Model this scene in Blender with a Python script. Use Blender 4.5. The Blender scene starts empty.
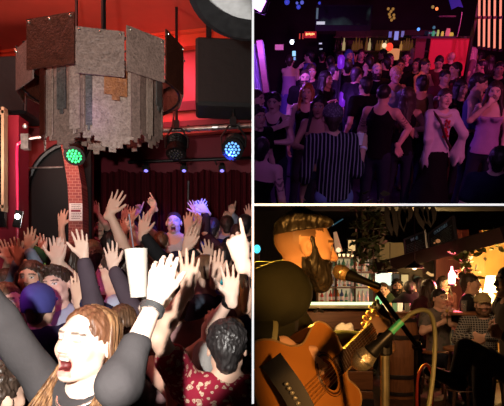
import bpy, math, random
import numpy as np
import openvdb as vdb
from mathutils import Matrix, Vector

SC = bpy.context.scene
COL = SC.collection
PI = math.pi
F = 520.0            # focal length in pixels of the 504-wide frame
CX, HY = 252.0, 285.0
CZ = 1.65            # camera height over the left hall's floor
TILT = math.atan((HY - 22.0) / F)


def V(*a):
    return np.array(a, dtype=float)


def nrm(v):
    v = np.asarray(v, float)
    return v / (np.linalg.norm(v) + 1e-12)


class Room:
    def __init__(s, M, floor, clips):
        s.M = M
        s.R = np.array(M.to_3x3())
        s.t = np.array(M.translation)
        s.floor = floor
        s.clips = clips

    def px(s, x, y, d):
        """room point seen at pixel (x, y), at room depth d"""
        ray = s.R.T @ V((x - CX) / F, 1.0, (HY - y) / F)
        o = s.R.T @ (V(0, 0, CZ) - s.t)
        return o + ray * ((d - o[1]) / ray[1])


def clip_world(n, c, room_M):
    """half space n.p > c given in world, returned in room coordinates"""
    R = np.array(room_M.to_3x3()); t = np.array(room_M.translation)
    n = V(*n)
    return (R.T @ n, c - n @ t)


MI = Matrix.Identity(4)
MU = Matrix.Translation((0, 0, CZ)) @ Matrix.Rotation(TILT, 4, 'X')
SLOPE = (HY - 205.0) / F
LEFT = Room(MI, 0.0, [clip_world((-1, 0, 0), 0.003, MI)])
LOUNGE = Room(MI, 0.45, [clip_world((1, 0, 0), 0.006, MI)])
CLUB = Room(MU, -2.35, [clip_world((1, 0, 0), 0.006, MU),
                        clip_world((0, -SLOPE, 1), CZ + 0.004, MU)])
ROOM = LEFT

# ------------------------------------------------------------------ materials
MATS = {}
ROOM_OF = {}


def nodes_of(name):
    m = bpy.data.materials.new(name)
    m.use_nodes = True
    nt = m.node_tree
    b = nt.nodes['Principled BSDF']
    return m, nt, b


def N(nt, kind, **kw):
    n = nt.nodes.new(kind)
    for k, v in kw.items():
        if k.startswith('i_'):
            n.inputs[k[2:].replace('_', ' ')].default_value = v
        else:
            setattr(n, k, v)
    return n


def c4(c):
    return (c[0], c[1], c[2], 1.0)


def ramp(nt, fac, stops):
    r = nt.nodes.new('ShaderNodeValToRGB')
    e = r.color_ramp.elements
    while len(e) < len(stops):
        e.new(0.5)
    for i, (p, c) in enumerate(stops):
        e[i].position = p
        e[i].color = c4(c)
    nt.links.new(fac, r.inputs[0])
    return r.outputs[0]


def bump(nt, b, h, strength=0.3, dist=0.01):
    bp = N(nt, 'ShaderNodeBump')
    bp.inputs['Strength'].default_value = strength
    bp.inputs['Distance'].default_value = dist
    nt.links.new(h, bp.inputs['Height'])
    nt.links.new(bp.outputs[0], b.inputs['Normal'])


def coords(nt, scale=(1, 1, 1), rot=(0, 0, 0)):
    tc = N(nt, 'ShaderNodeTexCoord')
    mp = N(nt, 'ShaderNodeMapping')
    mp.inputs['Scale'].default_value = scale
    mp.inputs['Rotation'].default_value = rot
    nt.links.new(tc.outputs['Object'], mp.inputs[0])
    return mp.outputs[0]


def plain(name, c, rough=0.6, metal=0.0, em=None, es=0.0, var=0.15, ns=12.0, bmp=0.0, alpha=1.0, trans=0.0, sheen=0.0, scale=(1, 1, 1)):
    """solid colour broken up by soft noise"""
    if name in MATS:
        return MATS[name]
    m, nt, b = nodes_of(name)
    co = coords(nt, scale)
    nz = N(nt, 'ShaderNodeTexNoise', i_Scale=ns, i_Detail=4.0)
    nt.links.new(co, nz.inputs['Vector'])
    col = ramp(nt, nz.outputs[0], [(0.3, [x * (1 - var) for x in c]), (0.7, [min(1, x * (1 + var)) for x in c])])
    nt.links.new(col, b.inputs['Base Color'])
    b.inputs['Roughness'].default_value = rough
    b.inputs['Metallic'].default_value = metal
    b.inputs['Alpha'].default_value = alpha
    b.inputs['Transmission Weight'].default_value = trans
    if sheen:
        b.inputs['Sheen Weight'].default_value = sheen
    if em:
        b.inputs['Emission Color'].default_value = c4(em)
        b.inputs['Emission Strength'].default_value = es
    if bmp:
        bump(nt, b, nz.outputs[0], bmp)
    MATS[name] = m
    return m


def skin_mat():
    if 'skin' in MATS:
        return MATS['skin']
    m, nt, b = nodes_of('skin')
    a = N(nt, 'ShaderNodeVertexColor', layer_name='Col')
    nt.links.new(a.outputs[0], b.inputs['Base Color'])
    b.inputs['Roughness'].default_value = 0.5
    b.inputs['Specular IOR Level'].default_value = 0.35
    nz = N(nt, 'ShaderNodeTexNoise', i_Scale=140.0, i_Detail=2.0)
    nt.links.new(coords(nt), nz.inputs['Vector'])
    bump(nt, b, nz.outputs[0], 0.08, 0.002)
    MATS['skin'] = m
    return m


def hair_mat(name, c, c2=None):
    name = 'hair_' + name
    if name in MATS:
        return MATS[name]
    c2 = c2 or [min(1, x * 2.2 + 0.01) for x in c]
    m, nt, b = nodes_of(name)
    nz = N(nt, 'ShaderNodeTexNoise', i_Scale=90.0, i_Detail=3.0)
    nt.links.new(coords(nt, (1, 1, 0.12)), nz.inputs['Vector'])
    nt.links.new(ramp(nt, nz.outputs[0], [(0.35, c), (0.68, c2)]), b.inputs['Base Color'])
    b.inputs['Roughness'].default_value = 0.42
    bump(nt, b, nz.outputs[0], 0.7, 0.006)
    MATS[name] = m
    return m


def cloth(name, c, c2=None, kind='plain', sc=30.0):
    """woven cloth: plain, stripes, plaid, paisley, floral, knit"""
    if name in MATS:
        return MATS[name]
    m, nt, b = nodes_of(name)
    co = coords(nt)
    b.inputs['Roughness'].default_value = 0.85
    b.inputs['Specular IOR Level'].default_value = 0.2
    nz = N(nt, 'ShaderNodeTexNoise', i_Scale=9.0, i_Detail=5.0)
    nt.links.new(co, nz.inputs['Vector'])
    base = ramp(nt, nz.outputs[0], [(0.3, [x * 0.85 for x in c]), (0.7, c)])
    if kind in ('stripes', 'plaid'):
        w = N(nt, 'ShaderNodeTexWave', wave_type='BANDS', bands_direction='X', i_Scale=sc, i_Distortion=0.6)
        nt.links.new(co, w.inputs['Vector'])
        f = ramp(nt, w.outputs[1], [(0.78, (0, 0, 0)), (0.86, (1, 1, 1))])
        if kind == 'plaid':
            w2 = N(nt, 'ShaderNodeTexWave', wave_type='BANDS', bands_direction='Z', i_Scale=sc, i_Distortion=0.6)
            nt.links.new(co, w2.inputs['Vector'])
            f2 = ramp(nt, w2.outputs[1], [(0.7, (0, 0, 0)), (0.8, (1, 1, 1))])
            mx = N(nt, 'ShaderNodeMix', data_type='RGBA', blend_type='LIGHTEN')
            mx.inputs[0].default_value = 1.0
            nt.links.new(f, mx.inputs[6]); nt.links.new(f2, mx.inputs[7])
            f = mx.outputs[2]
    elif kind in ('paisley', 'floral'):
        v = N(nt, 'ShaderNodeTexVoronoi', i_Scale=sc)
        wp = N(nt, 'ShaderNodeMix', data_type='VECTOR'); wp.inputs[0].default_value = 0.035 if kind == 'paisley' else 0.012
        n2 = N(nt, 'ShaderNodeTexNoise', i_Scale=sc * .8, i_Detail=2.0)
        nt.links.new(co, n2.inputs['Vector']); nt.links.new(co, wp.inputs[4]); nt.links.new(n2.outputs[1], wp.inputs[5])
        nt.links.new(wp.outputs[1], v.inputs['Vector'])
        f = ramp(nt, v.outputs['Distance'], [(0.1, (1, 1, 1)), (0.2, (0.25, 0.25, 0.25)), (0.3, (0.9, 0.9, 0.9)), (0.42, (0, 0, 0))])
    else:
        f = None
    if f is not None:
        mx = N(nt, 'ShaderNodeMix', data_type='RGBA')
        nt.links.new(f, mx.inputs[0]); nt.links.new(base, mx.inputs[6])
        mx.inputs[7].default_value = c4(c2)
        base = mx.outputs[2]
    nt.links.new(base, b.inputs['Base Color'])
    bump(nt, b, nz.outputs[0], 0.5, 0.02)
    MATS[name] = m
    return m


def wood(name, c, c2, sc=4.0, rough=0.5, axis=(1, 8, 8)):
    if name in MATS:
        return MATS[name]
    m, nt, b = nodes_of(name)
    co = coords(nt, axis)
    nz = N(nt, 'ShaderNodeTexNoise', i_Scale=sc, i_Detail=6.0, i_Distortion=1.2)
    nt.links.new(co, nz.inputs['Vector'])
    nt.links.new(ramp(nt, nz.outputs[0], [(0.3, c), (0.7, c2)]), b.inputs['Base Color'])
    b.inputs['Roughness'].default_value = rough
    bump(nt, b, nz.outputs[0], 0.2, 0.005)
    MATS[name] = m
    return m


# ------------------------------------------------------------------ objects
def tag(o, label=None, cat=None, group=None, kind=None):
    if label: o['label'] = label
    if cat: o['category'] = cat
    if group: o['group'] = group
    if kind: o['kind'] = kind
    return o


def place(o, base, parent=None):
    if parent is None:
        o.matrix_world = ROOM.M @ Matrix.Translation(Vector(base))
        ROOM_OF[o.name] = {id(LEFT): 'L', id(CLUB): 'C', id(LOUNGE): 'B'}.get(id(ROOM))
    else:
        o.parent = parent
        o.location = Vector(base) - Vector(parent['_b'])
    return o


def empty(name, base, label=None, cat=None, group=None, kind=None):
    o = bpy.data.objects.new(name, None)
    o.empty_display_size = 0.1
    COL.objects.link(o)
    o['_b'] = tuple(float(x) for x in base)
    place(o, base)
    return tag(o, label, cat, group, kind)


def mesh_obj(name, verts, faces, m, parent=None, base=None, smooth=True, cols=None):
    """verts in room coordinates; base = object origin in room coordinates"""
    verts = np.asarray(verts, float)
    if base is None:
        base = tuple(parent['_b']) if parent is not None else tuple(verts.mean(0)[:2]) + (verts[:, 2].min(),)
    me = bpy.data.meshes.new(name)
    vv = verts - np.asarray(base)
    if isinstance(faces, np.ndarray) and len(faces):
        n, k = faces.shape
        me.vertices.add(len(vv)); me.vertices.foreach_set('co', vv.astype(np.float32).ravel())
        me.loops.add(n * k); me.loops.foreach_set('vertex_index', faces.astype(np.int32).ravel())
        me.polygons.add(n)
        me.polygons.foreach_set('loop_start', np.arange(0, n * k, k, dtype=np.int32))
        me.update(calc_edges=True)
    else:
        me.from_pydata([tuple(v) for v in vv], [], [list(f) for f in faces])
        me.update()
    if smooth:
        me.polygons.foreach_set('use_smooth', np.ones(len(me.polygons), bool))
    if cols is not None:
        a = me.color_attributes.new('Col', 'FLOAT_COLOR', 'POINT')
        a.data.foreach_set('color', np.c_[cols, np.ones(len(cols))].astype(np.float32).ravel())
    me.materials.append(m)
    o = bpy.data.objects.new(name, me)
    COL.objects.link(o)
    o['_b'] = tuple(float(x) for x in base)
    place(o, base, parent)
    return o


def copy_tree(o, parent=None):
    c = o.copy(); COL.objects.link(c)
    if parent is not None:
        c.parent = parent
    for ch in o.children:
        copy_tree(ch, c)
    return c


def frame(z, x=None):
    """orthonormal columns x, y, z with z along the given direction"""
    z = nrm(z)
    if x is None:
        x = V(1, 0, 0) if abs(z[0]) < 0.8 else V(0, 1, 0)
    x = nrm(x - z * (x @ z))
    return np.column_stack([x, np.cross(z, x), z])


class MB:
    """collects primitive shapes into one mesh"""
    def __init__(s):
        s.v = []; s.f = []

    def add(s, v, f):
        o = len(s.v)
        s.v += [tuple(p) for p in v]
        s.f += [[i + o for i in q] for q in f]
        return s

    def box(s, c, size, R=None, bev=0.0):
        R = np.eye(3) if R is None else R
        h = np.array(size) / 2.0
        if bev <= 0:
            v = [np.array(c) + R @ (h * V(a, b, d)) for a in (-1, 1) for b in (-1, 1) for d in (-1, 1)]
            return s.add(v, [(0, 1, 3, 2), (4, 6, 7, 5), (0, 4, 5, 1), (2, 3, 7, 6), (0, 2, 6, 4), (1, 5, 7, 3)])
        b = min(bev, h.min() * 0.9)
        poly = []
        for (sx, sy) in ((1, 1), (-1, 1), (-1, -1), (1, -1)):
            a0 = {(1, 1): 0, (-1, 1): 90, (-1, -1): 180, (1, -1): 270}[(sx, sy)]
            for t in (0, 45, 90):
                a = math.radians(a0 + t)
                poly.append((sx * (h[0] - b) + b * math.cos(a), sy * (h[1] - b) + b * math.sin(a)))
        n = len(poly)
        rings = []
        for z, k in ((-h[2], b), (-h[2] + b, 0), (h[2] - b, 0), (h[2], b)):
            rings.append([np.array(c) + R @ V(x * (1 - k / h[0]), y * (1 - k / h[1]), z) for x, y in poly])
        v = [p for r in rings for p in r]
        f = [(i * n + j, i * n + (j + 1) % n, (i + 1) * n + (j + 1) % n, (i + 1) * n + j) for i in range(3) for j in range(n)]
        f += [tuple(range(n))[::-1], tuple(3 * n + j for j in range(n))]
        return s.add(v, f)

    def lathe(s, o, prof, axis=(0, 0, 1), n=24, cap=True, x=None):
        Rm = frame(V(*axis), x)
        v = []
        for r, z in prof:
            for j in range(n):
                a = 2 * PI * j / n
                v.append(np.array(o) + Rm @ V(r * math.cos(a), r * math.sin(a), z))
        k = len(prof)
        f = [(i * n + j, i * n + (j + 1) % n, (i + 1) * n + (j + 1) % n, (i + 1) * n + j) for i in range(k - 1) for j in range(n)]
        if cap:
            f += [tuple(range(n))[::-1], tuple((k - 1) * n + j for j in range(n))]
        return s.add(v, f)

    def cyl(s, a, b, r1, r2=None, n=12):
        a = np.array(a, float); b = np.array(b, float)
        r2 = r1 if r2 is None else r2
        return s.lathe(a, [(r1, 0), (r2, np.linalg.norm(b - a))], b - a, n)

    def ball(s, c, r, n=12, R=None):
        r = np.array(r if hasattr(r, '__len__') else (r, r, r), float)
        R = np.eye(3) if R is None else R
        v = []
        m = n // 2 + 1
        for i in range(m):
            t = PI * (i + 0.02) / (m - 1 + 0.04)
            for j in range(n):
                a = 2 * PI * j / n
                v.append(np.array(c) + R @ (r * V(math.sin(t) * math.cos(a), math.sin(t) * math.sin(a), math.cos(t))))
        f = [(i * n + j, (i + 1) * n + j, (i + 1) * n + (j + 1) % n, i * n + (j + 1) % n) for i in range(m - 1) for j in range(n)]
        f += [tuple(range(n)), tuple((m - 1) * n + j for j in range(n))[::-1]]
        return s.add(v, f)

    def tube(s, pts, r, n=8, smooth_n=0):
        p = [np.array(q, float) for q in pts]
        if smooth_n:
            p = spline(p, smooth_n)
        k = len(p)
        rr = [r(i / (k - 1)) if callable(r) else r for i in range(k)]
        v = []; x = None
        for i in range(k):
            t = p[min(i + 1, k - 1)] - p[max(i - 1, 0)]
            Fm = frame(t, x); x = Fm[:, 0]
            for j in range(n):
                a = 2 * PI * j / n
                v.append(p[i] + Fm @ V(rr[i] * math.cos(a), rr[i] * math.sin(a), 0))
        f = [(i * n + j, i * n + (j + 1) % n, (i + 1) * n + (j + 1) % n, (i + 1) * n + j) for i in range(k - 1) for j in range(n)]
        f += [tuple(range(n))[::-1], tuple((k - 1) * n + j for j in range(n))]
        return s.add(v, f)

    def ext(s, poly, o, X, Y, th):
        """polygon in plane (o, X, Y) extruded by th along X x Y, centred"""
        o = np.array(o, float); X = nrm(X); Y = nrm(Y); Z = np.cross(X, Y)
        n = len(poly)
        v = [o + X * x + Y * y - Z * th / 2 for x, y in poly] + [o + X * x + Y * y + Z * th / 2 for x, y in poly]
        f = [tuple(range(n))[::-1], tuple(range(n, 2 * n))] + [(i, (i + 1) % n, n + (i + 1) % n, n + i) for i in range(n)]
        return s.add(v, f)

    def build(s, name, m, parent=None, base=None, smooth=False):
        return mesh_obj(name, s.v, s.f, m, parent, base, smooth)


def spline(p, k):
    p = [np.array(q, float) for q in p]
    P = [2 * p[0] - p[1]] + p + [2 * p[-1] - p[-2]]
    out = []
    for i in range(1, len(P) - 2):
        for j in range(k):
            t = j / k
            a, b, c, d = P[i - 1], P[i], P[i + 1], P[i + 2]
            out.append(0.5 * ((2 * b) + (c - a) * t + (2 * a - 5 * b + 4 * c - d) * t * t + (3 * b - a - 3 * c + d) * t ** 3))
    out.append(p[-1])
    return out


# ------------------------------------------------------------------ smooth body surfaces
class SDF:
    def __init__(s, h):
        s.h = h; s.p = []

    def cone(s, a, b, ra, rb=None, k=0.015, flat=None, fk=1.0, op='u'):
        s.p.append(('c', np.array(a, float), np.array(b, float), ra, ra if rb is None else rb, k, flat, fk, op)); return s

    def ell(s, c, r, R=None, k=0.015, op='u'):
        r = np.array(r if hasattr(r, '__len__') else (r, r, r), float)
        s.p.append(('e', np.array(c, float), r, np.eye(3) if R is None else R, k, op)); return s

    def bbox(s, q):
        if q[0] == 'c':
            m = max(q[3], q[4]) * max(1.0, q[7])
            return np.minimum(q[1], q[2]) - m, np.maximum(q[1], q[2]) + m
        m = np.abs(q[3]) @ q[2]
        return q[1] - m, q[1] + m

    def mesh(s, clips=(), noise=None):
        h = s.h
        bb = [s.bbox(q) for q in s.p if q[-1] == 'u']
        lo = np.min([b[0] for b in bb], 0) - 4 * h
        hi = np.max([b[1] for b in bb], 0) + 4 * h
        n = np.ceil((hi - lo) / h).astype(int) + 1
        G = np.full(n, 0.2, np.float32)
        ax = [lo[i] + h * np.arange(n[i]) for i in range(3)]
        for q in s.p:
            k = q[5] if q[0] == 'c' else q[4]
            op = q[-1]
            b0, b1 = s.bbox(q)
            m = k + 4 * h
            i0 = np.maximum(((b0 - m - lo) / h).astype(int), 0)
            i1 = np.minimum(((b1 + m - lo) / h).astype(int) + 2, n)
            if (i1 <= i0).any():
                continue
            sl = tuple(slice(i0[i], i1[i]) for i in range(3))
            X = ax[0][sl[0]][:, None, None]; Y = ax[1][sl[1]][None, :, None]; Z = ax[2][sl[2]][None, None, :]
            if q[0] == 'c':
                a, b, ra, rb, fl, fk = q[1], q[2], q[3], q[4], q[6], q[7]
                d = b - a; L2 = d @ d + 1e-12
                px, py, pz = X - a[0], Y - a[1], Z - a[2]
                t = np.clip((px * d[0] + py * d[1] + pz * d[2]) / L2, 0, 1)
                qx, qy, qz = px - t * d[0], py - t * d[1], pz - t * d[2]
                d2 = qx * qx + qy * qy + qz * qz
                sc = 1.0
                if fl is not None:
                    f = (qx * fl[0] + qy * fl[1] + qz * fl[2])
                    d2 = d2 + f * f * (1 / fk ** 2 - 1)
                    sc = 0.5 + 0.5 * fk
                D = (np.sqrt(d2) - (ra + (rb - ra) * t)) * sc
            else:
                c, r, R = q[1], q[2], q[3]
                px, py, pz = X - c[0], Y - c[1], Z - c[2]
                u = [(px * R[0, i] + py * R[1, i] + pz * R[2, i]) for i in range(3)]
                k0 = np.sqrt(sum((u[i] / r[i]) ** 2 for i in range(3)))
                k1 = np.sqrt(sum((u[i] / r[i] ** 2) ** 2 for i in range(3))) + 1e-9
                D = np.minimum(k0 * (k0 - 1) / k1, 0.3)
            g = G[sl]
            if op == 'u':
                hh = np.maximum(k - np.abs(g - D), 0) / max(k, 1e-6)
                G[sl] = np.minimum(g, D) - hh * hh * k * 0.25
            else:
                hh = np.maximum(k - np.abs(g + D), 0) / max(k, 1e-6)
                G[sl] = np.maximum(g, -D) + hh * hh * k * 0.25
        if noise:
            amp, fr, zs = noise
            X = ax[0][:, None, None]; Y = ax[1][None, :, None]; Z = ax[2][None, None, :] * zs
            G += (amp * (np.sin(fr * X + 1.7 * np.sin(fr * 0.6 * Z + 1)) * np.sin(fr * Y * 1.1 + 1.3 * np.sin(fr * 0.7 * Z)) +
                         0.6 * np.sin(fr * 1.9 * (X + Y) + 2.1 * np.sin(fr * 0.9 * Z + 2)))).astype(np.float32)
        for (nn, c) in clips:
            D = c - (ax[0][:, None, None] * nn[0] + ax[1][None, :, None] * nn[1] + ax[2][None, None, :] * nn[2])
            np.maximum(G, D, out=G)
        np.clip(G, -3 * h, 3 * h, out=G)
        if G.min() >= 0:
            return np.zeros((0, 3)), np.zeros((0, 4), int)
        gr = vdb.FloatGrid(3 * h)
        gr.copyFromArray(G)
        pts, quads = gr.convertToQuads()
        pts = pts * h + lo
        return pts, quads[:, ::-1]


def sdf_obj(name, S, m, parent, clips=None, noise=None, color=None):
    cl = list(ROOM.clips) + list(clips or [])
    p, q = S.mesh(cl, noise)
    if len(p) == 0:
        return None
    cols = color(p) if color else None
    return mesh_obj(name, p, q, m, parent, smooth=True, cols=cols)


def rotm(axis, a):
    return np.array(Matrix.Rotation(a, 3, Vector(axis)))
# ------------------------------------------------------------------ people
SKIN = dict(pale=(0.80, 0.56, 0.45), fair=(0.72, 0.46, 0.34), tan=(0.55, 0.32, 0.21), brown=(0.30, 0.16, 0.10))
HAIR = dict(black=(0.012, 0.010, 0.010), dark=(0.03, 0.018, 0.012), brown=(0.09, 0.045, 0.022), auburn=(0.28, 0.10, 0.03),
            blond=(0.45, 0.28, 0.12), pink=(0.75, 0.45, 0.50), blue=(0.05, 0.10, 0.25), grey=(0.3, 0.28, 0.27))


def add_hand(S, W, D, n, side, pose='open', s=1.0, wr=0.026, fat=1.0):
    """palm, four unequal fingers and a thumb; W wrist, D fingers' direction, n palm normal, side +1 right hand"""
    D = nrm(D); n = nrm(n - D * (n @ D)); T = np.cross(D, n) * side
    S.cone(W - D * 0.03 * s, W + D * 0.015 * s, wr * s, 0.025 * s, 0.015, n, 0.75)
    kn = []
    for i, off in enumerate((0.031, 0.0105, -0.0105, -0.030)):
        K = W + D * (0.088 - 0.004 * abs(i - 1) - (0.006 if i == 3 else 0)) * s + T * off * s
        kn.append(K)
        S.cone(W + D * 0.02 * s + T * off * 0.55 * s, K, 0.015 * s, 0.0115 * s, 0.014)
    curls = dict(open=[.12, .1, .14, .2], flat=[.03, .02, .03, .05], relax=[.45, .5, .55, .6], hold=[.85, .9, .95, .95],
                 point=[.05, 1.35, 1.4, 1.4], horns=[.05, 1.4, 1.4, .08], fist=[1.35, 1.4, 1.4, 1.35], claw=[.35, .4, .4, .45])[pose]
    spread = 0.22 if pose in ('open', 'horns', 'claw') else 0.03
    for i, (K, L, r) in enumerate(zip(kn, (0.072, 0.080, 0.074, 0.058), (0.0092, 0.0095, 0.009, 0.0078))):
        d = nrm(D + T * (0.9, 0.3, -0.35, -1.0)[i] * spread)
        p = K; a = curls[i] * (0.55 if pose in ('open', 'flat') else 0.8)
        ax = np.cross(d, n)
        for j, fr in enumerate((0.45, 0.3, 0.25)):
            ang = a if j == 0 else curls[i]
            d = rotm(ax, ang) @ d
            q = p + d * L * fr * s
            S.cone(p, q, r * (1 - 0.1 * j) * s * fat, r * (0.92 - 0.12 * j) * s * fat, 0.003)
            p = q
    th = {'open': .95, 'flat': .5, 'horns': .2, 'fist': .3, 'point': .3, 'hold': .7, 'relax': .6, 'claw': .9}[pose]
    b = W + D * 0.022 * s + T * 0.024 * s
    d = nrm(D + T * th * 1.1 + n * 0.35)
    m1 = b + d * 0.038 * s
    S.cone(b, m1, 0.016 * s, 0.0125 * s, 0.012)
    tw = nrm(D * 1.0 + T * (th * 0.6) + n * (0.3 if pose in ('open', 'flat') else 0.9) - (T * 0.7 if pose in ('fist', 'hold', 'point', 'horns') else 0))
    m2 = m1 + tw * 0.032 * s
    S.cone(m1, m2, 0.0115 * s * fat, 0.0102 * s * fat, 0.004)
    S.cone(m2, m2 + tw * 0.024 * s, 0.0100 * s * fat, 0.0085 * s * fat, 0.003)


def add_head(S, c, H, s=1.0, detail=2, mouth=False, beard=False, ears=True, female=False):
    P = lambda x, y, z: c + H @ (V(x, y, z) * s)
    jw = 0.88 if female else 1.0
    S.ell(P(0, -.016, .034), V(.076, .096, .083) * s, H, 0.01)
    S.ell(P(0, .022, -.018), V(.063, .070, .088) * s, H, 0.03)
    S.cone(P(-.044 * jw, .0, -.058), P(-.014, .058, -.094), .022 * s, .018 * s, 0.025)
    S.cone(P(.044 * jw, .0, -.058), P(.014, .058, -.094), .022 * s, .018 * s, 0.025)
    S.ell(P(0, .074, -.098), V(.019, .017, .015) * s, H, 0.015)
    S.cone(P(-.034, .076, .030), P(.034, .076, .030), .012 * s, None, 0.018)
    for e in (-1, 1):
        S.ell(P(e * .040, .060, -.022), V(.022, .020, .022) * s, H, 0.02)
        if detail > 0:
            S.ell(P(e * .031, .101, .010), V(.019, .016, .012) * s, H, 0.010, 'd')
            S.ell(P(e * .031, .0735, .010), .0135 * s, H, 0.002)
    S.cone(P(0, .088, .018), P(0, .108, -.018), .0085 * s, .011 * s, 0.010)
    S.ell(P(0, .108, -.022), V(.011, .011, .009) * s, H, 0.006)
    for e in (-1, 1):
        S.ell(P(e * .012, .098, -.026), V(.008, .010, .007) * s, H, 0.004)
    if mouth:
        S.ell(P(0, .092, -.066), V(.023, .034, .023) * s, H, 0.006, 'd')
        S.cone(P(-.018, .087, -.043), P(.018, .087, -.043), .0062 * s, None, 0.006)
        S.cone(P(-.014, .082, -.091), P(.014, .082, -.091), .0070 * s, None, 0.006)
        S.cone(P(-.014, .084, -.050), P(.014, .084, -.050), .005 * s, None, 0.002)
        S.ell(P(0, .060, -.082), V(.016, .024, .008) * s, H, 0.003)
    else:
        S.cone(P(-.020, .084, -.049), P(0, .093, -.047), .0055 * s, .0065 * s, 0.006)
        S.cone(P(.020, .084, -.049), P(0, .093, -.047), .0055 * s, .0065 * s, 0.006)
        S.cone(P(-.016, .083, -.060), P(0, .091, -.061), .006 * s, .0075 * s, 0.005)
        S.cone(P(.016, .083, -.060), P(0, .091, -.061), .006 * s, .0075 * s, 0.005)
    if ears:
        for e in (-1, 1):
            Re = H @ rotm((0, 0, 1), -e * 0.35) @ rotm((1, 0, 0), 0.2)
            S.ell(P(e * .079, -.012, -.002), V(.008, .020, .031) * s, Re, 0.008)
            if detail > 1:
                S.ell(P(e * .090, -.006, .002), V(.009, .011, .018) * s, Re, 0.004, 'd')


def face_color(c, H, s, base, mouth=False, closed=False, brow=(0.03, 0.02, 0.015), beard=None, lips=(0.5, 0.16, 0.14), stubble=None):
    base = V(*base)

    def fn(p):
        q = (p - c) @ H / s
        x, y, z = q[:, 0], q[:, 1], q[:, 2]
        col = np.tile(base, (len(p), 1))
        near = (np.abs(x) < .1) & (np.abs(y) < .13) & (np.abs(z) < .14)
        ax = np.abs(x)

        def setc(mk, cc, w=1.0):
            mk = mk & near
            col[mk] = col[mk] * (1 - w) + V(*cc) * w
        setc((y > .05) & (ax < .055) & (np.abs(z + .02) < .03) & (ax > .02), base * V(1.0, .8, .75), .5)
        ch = np.exp(-((ax - .0) ** 2 / .0004 + (z + .02) ** 2 / .0003)) * near * (y > .08)
        col *= (1 - ch[:, None] * V(.0, .12, .12))
        if stubble is not None:
            k = (z > -.055 + (y > -.02) * .055) & (y < .045 - (z < .06) * .03) & ~((ax > .072) & (np.abs(z) < .035) & (np.abs(y + .012) < .028))
            wgt = np.clip((z + .06) / .13, .15, .85)[:, None] * (k & near)[:, None]
            col[:] = col * (1 - wgt) + V(*stubble) * wgt
        if beard is not None:
            k = (y > -.02) & (z < -.032 - (ax < .03) * (y > .06) * .0) & ~((np.abs(z + .054) < .012) & (ax < .022) & (y > .07))
            setc(k, beard)
        if mouth:
            setc((ax < .027) & (y > .03) & (z < -.036) & (z > -.100), lips, .8)
            setc((ax < .0215) & (z < -.051) & (z > -.083) & (y < .084) & (y > .02), (0.12, 0.015, 0.015))
            setc((ax < .016) & (np.abs(z + .051) < .006) & (y > .077) & (y < .092), (.9, .88, .8))
        else:
            setc((ax < .023) & (y > .075) & (np.abs(z + .054) < .0105), lips, .75)
            setc((ax < .021) & (y > .075) & (np.abs(z + .054) < .0022), V(*lips) * .35)
        bz = .031 - (ax - .03) ** 2 * 3
        setc((ax > .012) & (ax < .052) & (np.abs(z - bz) < .0042) & (y > .055), brow, .85)
        er = np.sqrt((ax - .031) ** 2 + ((z - .010) * 1.25) ** 2)
        if closed:
            setc((ax > .017) & (ax < .045) & (np.abs(z - .006 + (ax - .031) ** 2 * -9) < .0022) & (y > .06), (.12, .06, .04), .9)
        else:
            setc((er < .0135) & (np.abs(z - .010) < .0062) & (y > .06), (.75, .72, .7))
            setc((er < .0065) & (y > .06), (.03, .02, .015))
            setc((er < .0155) & (er > .0105) & (z > .012) & (y > .06), (.05, .03, .025), .8)
        return col
    return fn


def ik(S0, T, a, b, pole):
    d = T - S0; L = np.linalg.norm(d); u = d / (L + 1e-9)
    mx = (a + b) * 0.998
    if L > mx:
        T = S0 + u * mx; L = mx
    L = max(L, abs(a - b) + 0.02)
    x = (a * a - b * b + L * L) / (2 * L)
    y = math.sqrt(max(a * a - x * x, 0))
    p = pole - u * (pole @ u); p = nrm(p)
    return S0 + u * x + p * y, T


STAND = {}


def roomy(x, y, d):
    """nearest depth on the same line of sight where nobody else is standing"""
    L = STAND.setdefault(id(ROOM), [])
    best = None
    for k in (0, .12, -.12, .24, -.24, .36, -.36, .48, -.48, .6):
        p = ROOM.px(x, y, d + k)[:2]
        m = min([np.linalg.norm(p - q) for q in L], default=9)
        if m > .42:
            best = (m, k); break
        if best is None or m > best[0] + .04:
            best = (m, k)
    return d + best[1], best[0]


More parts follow.
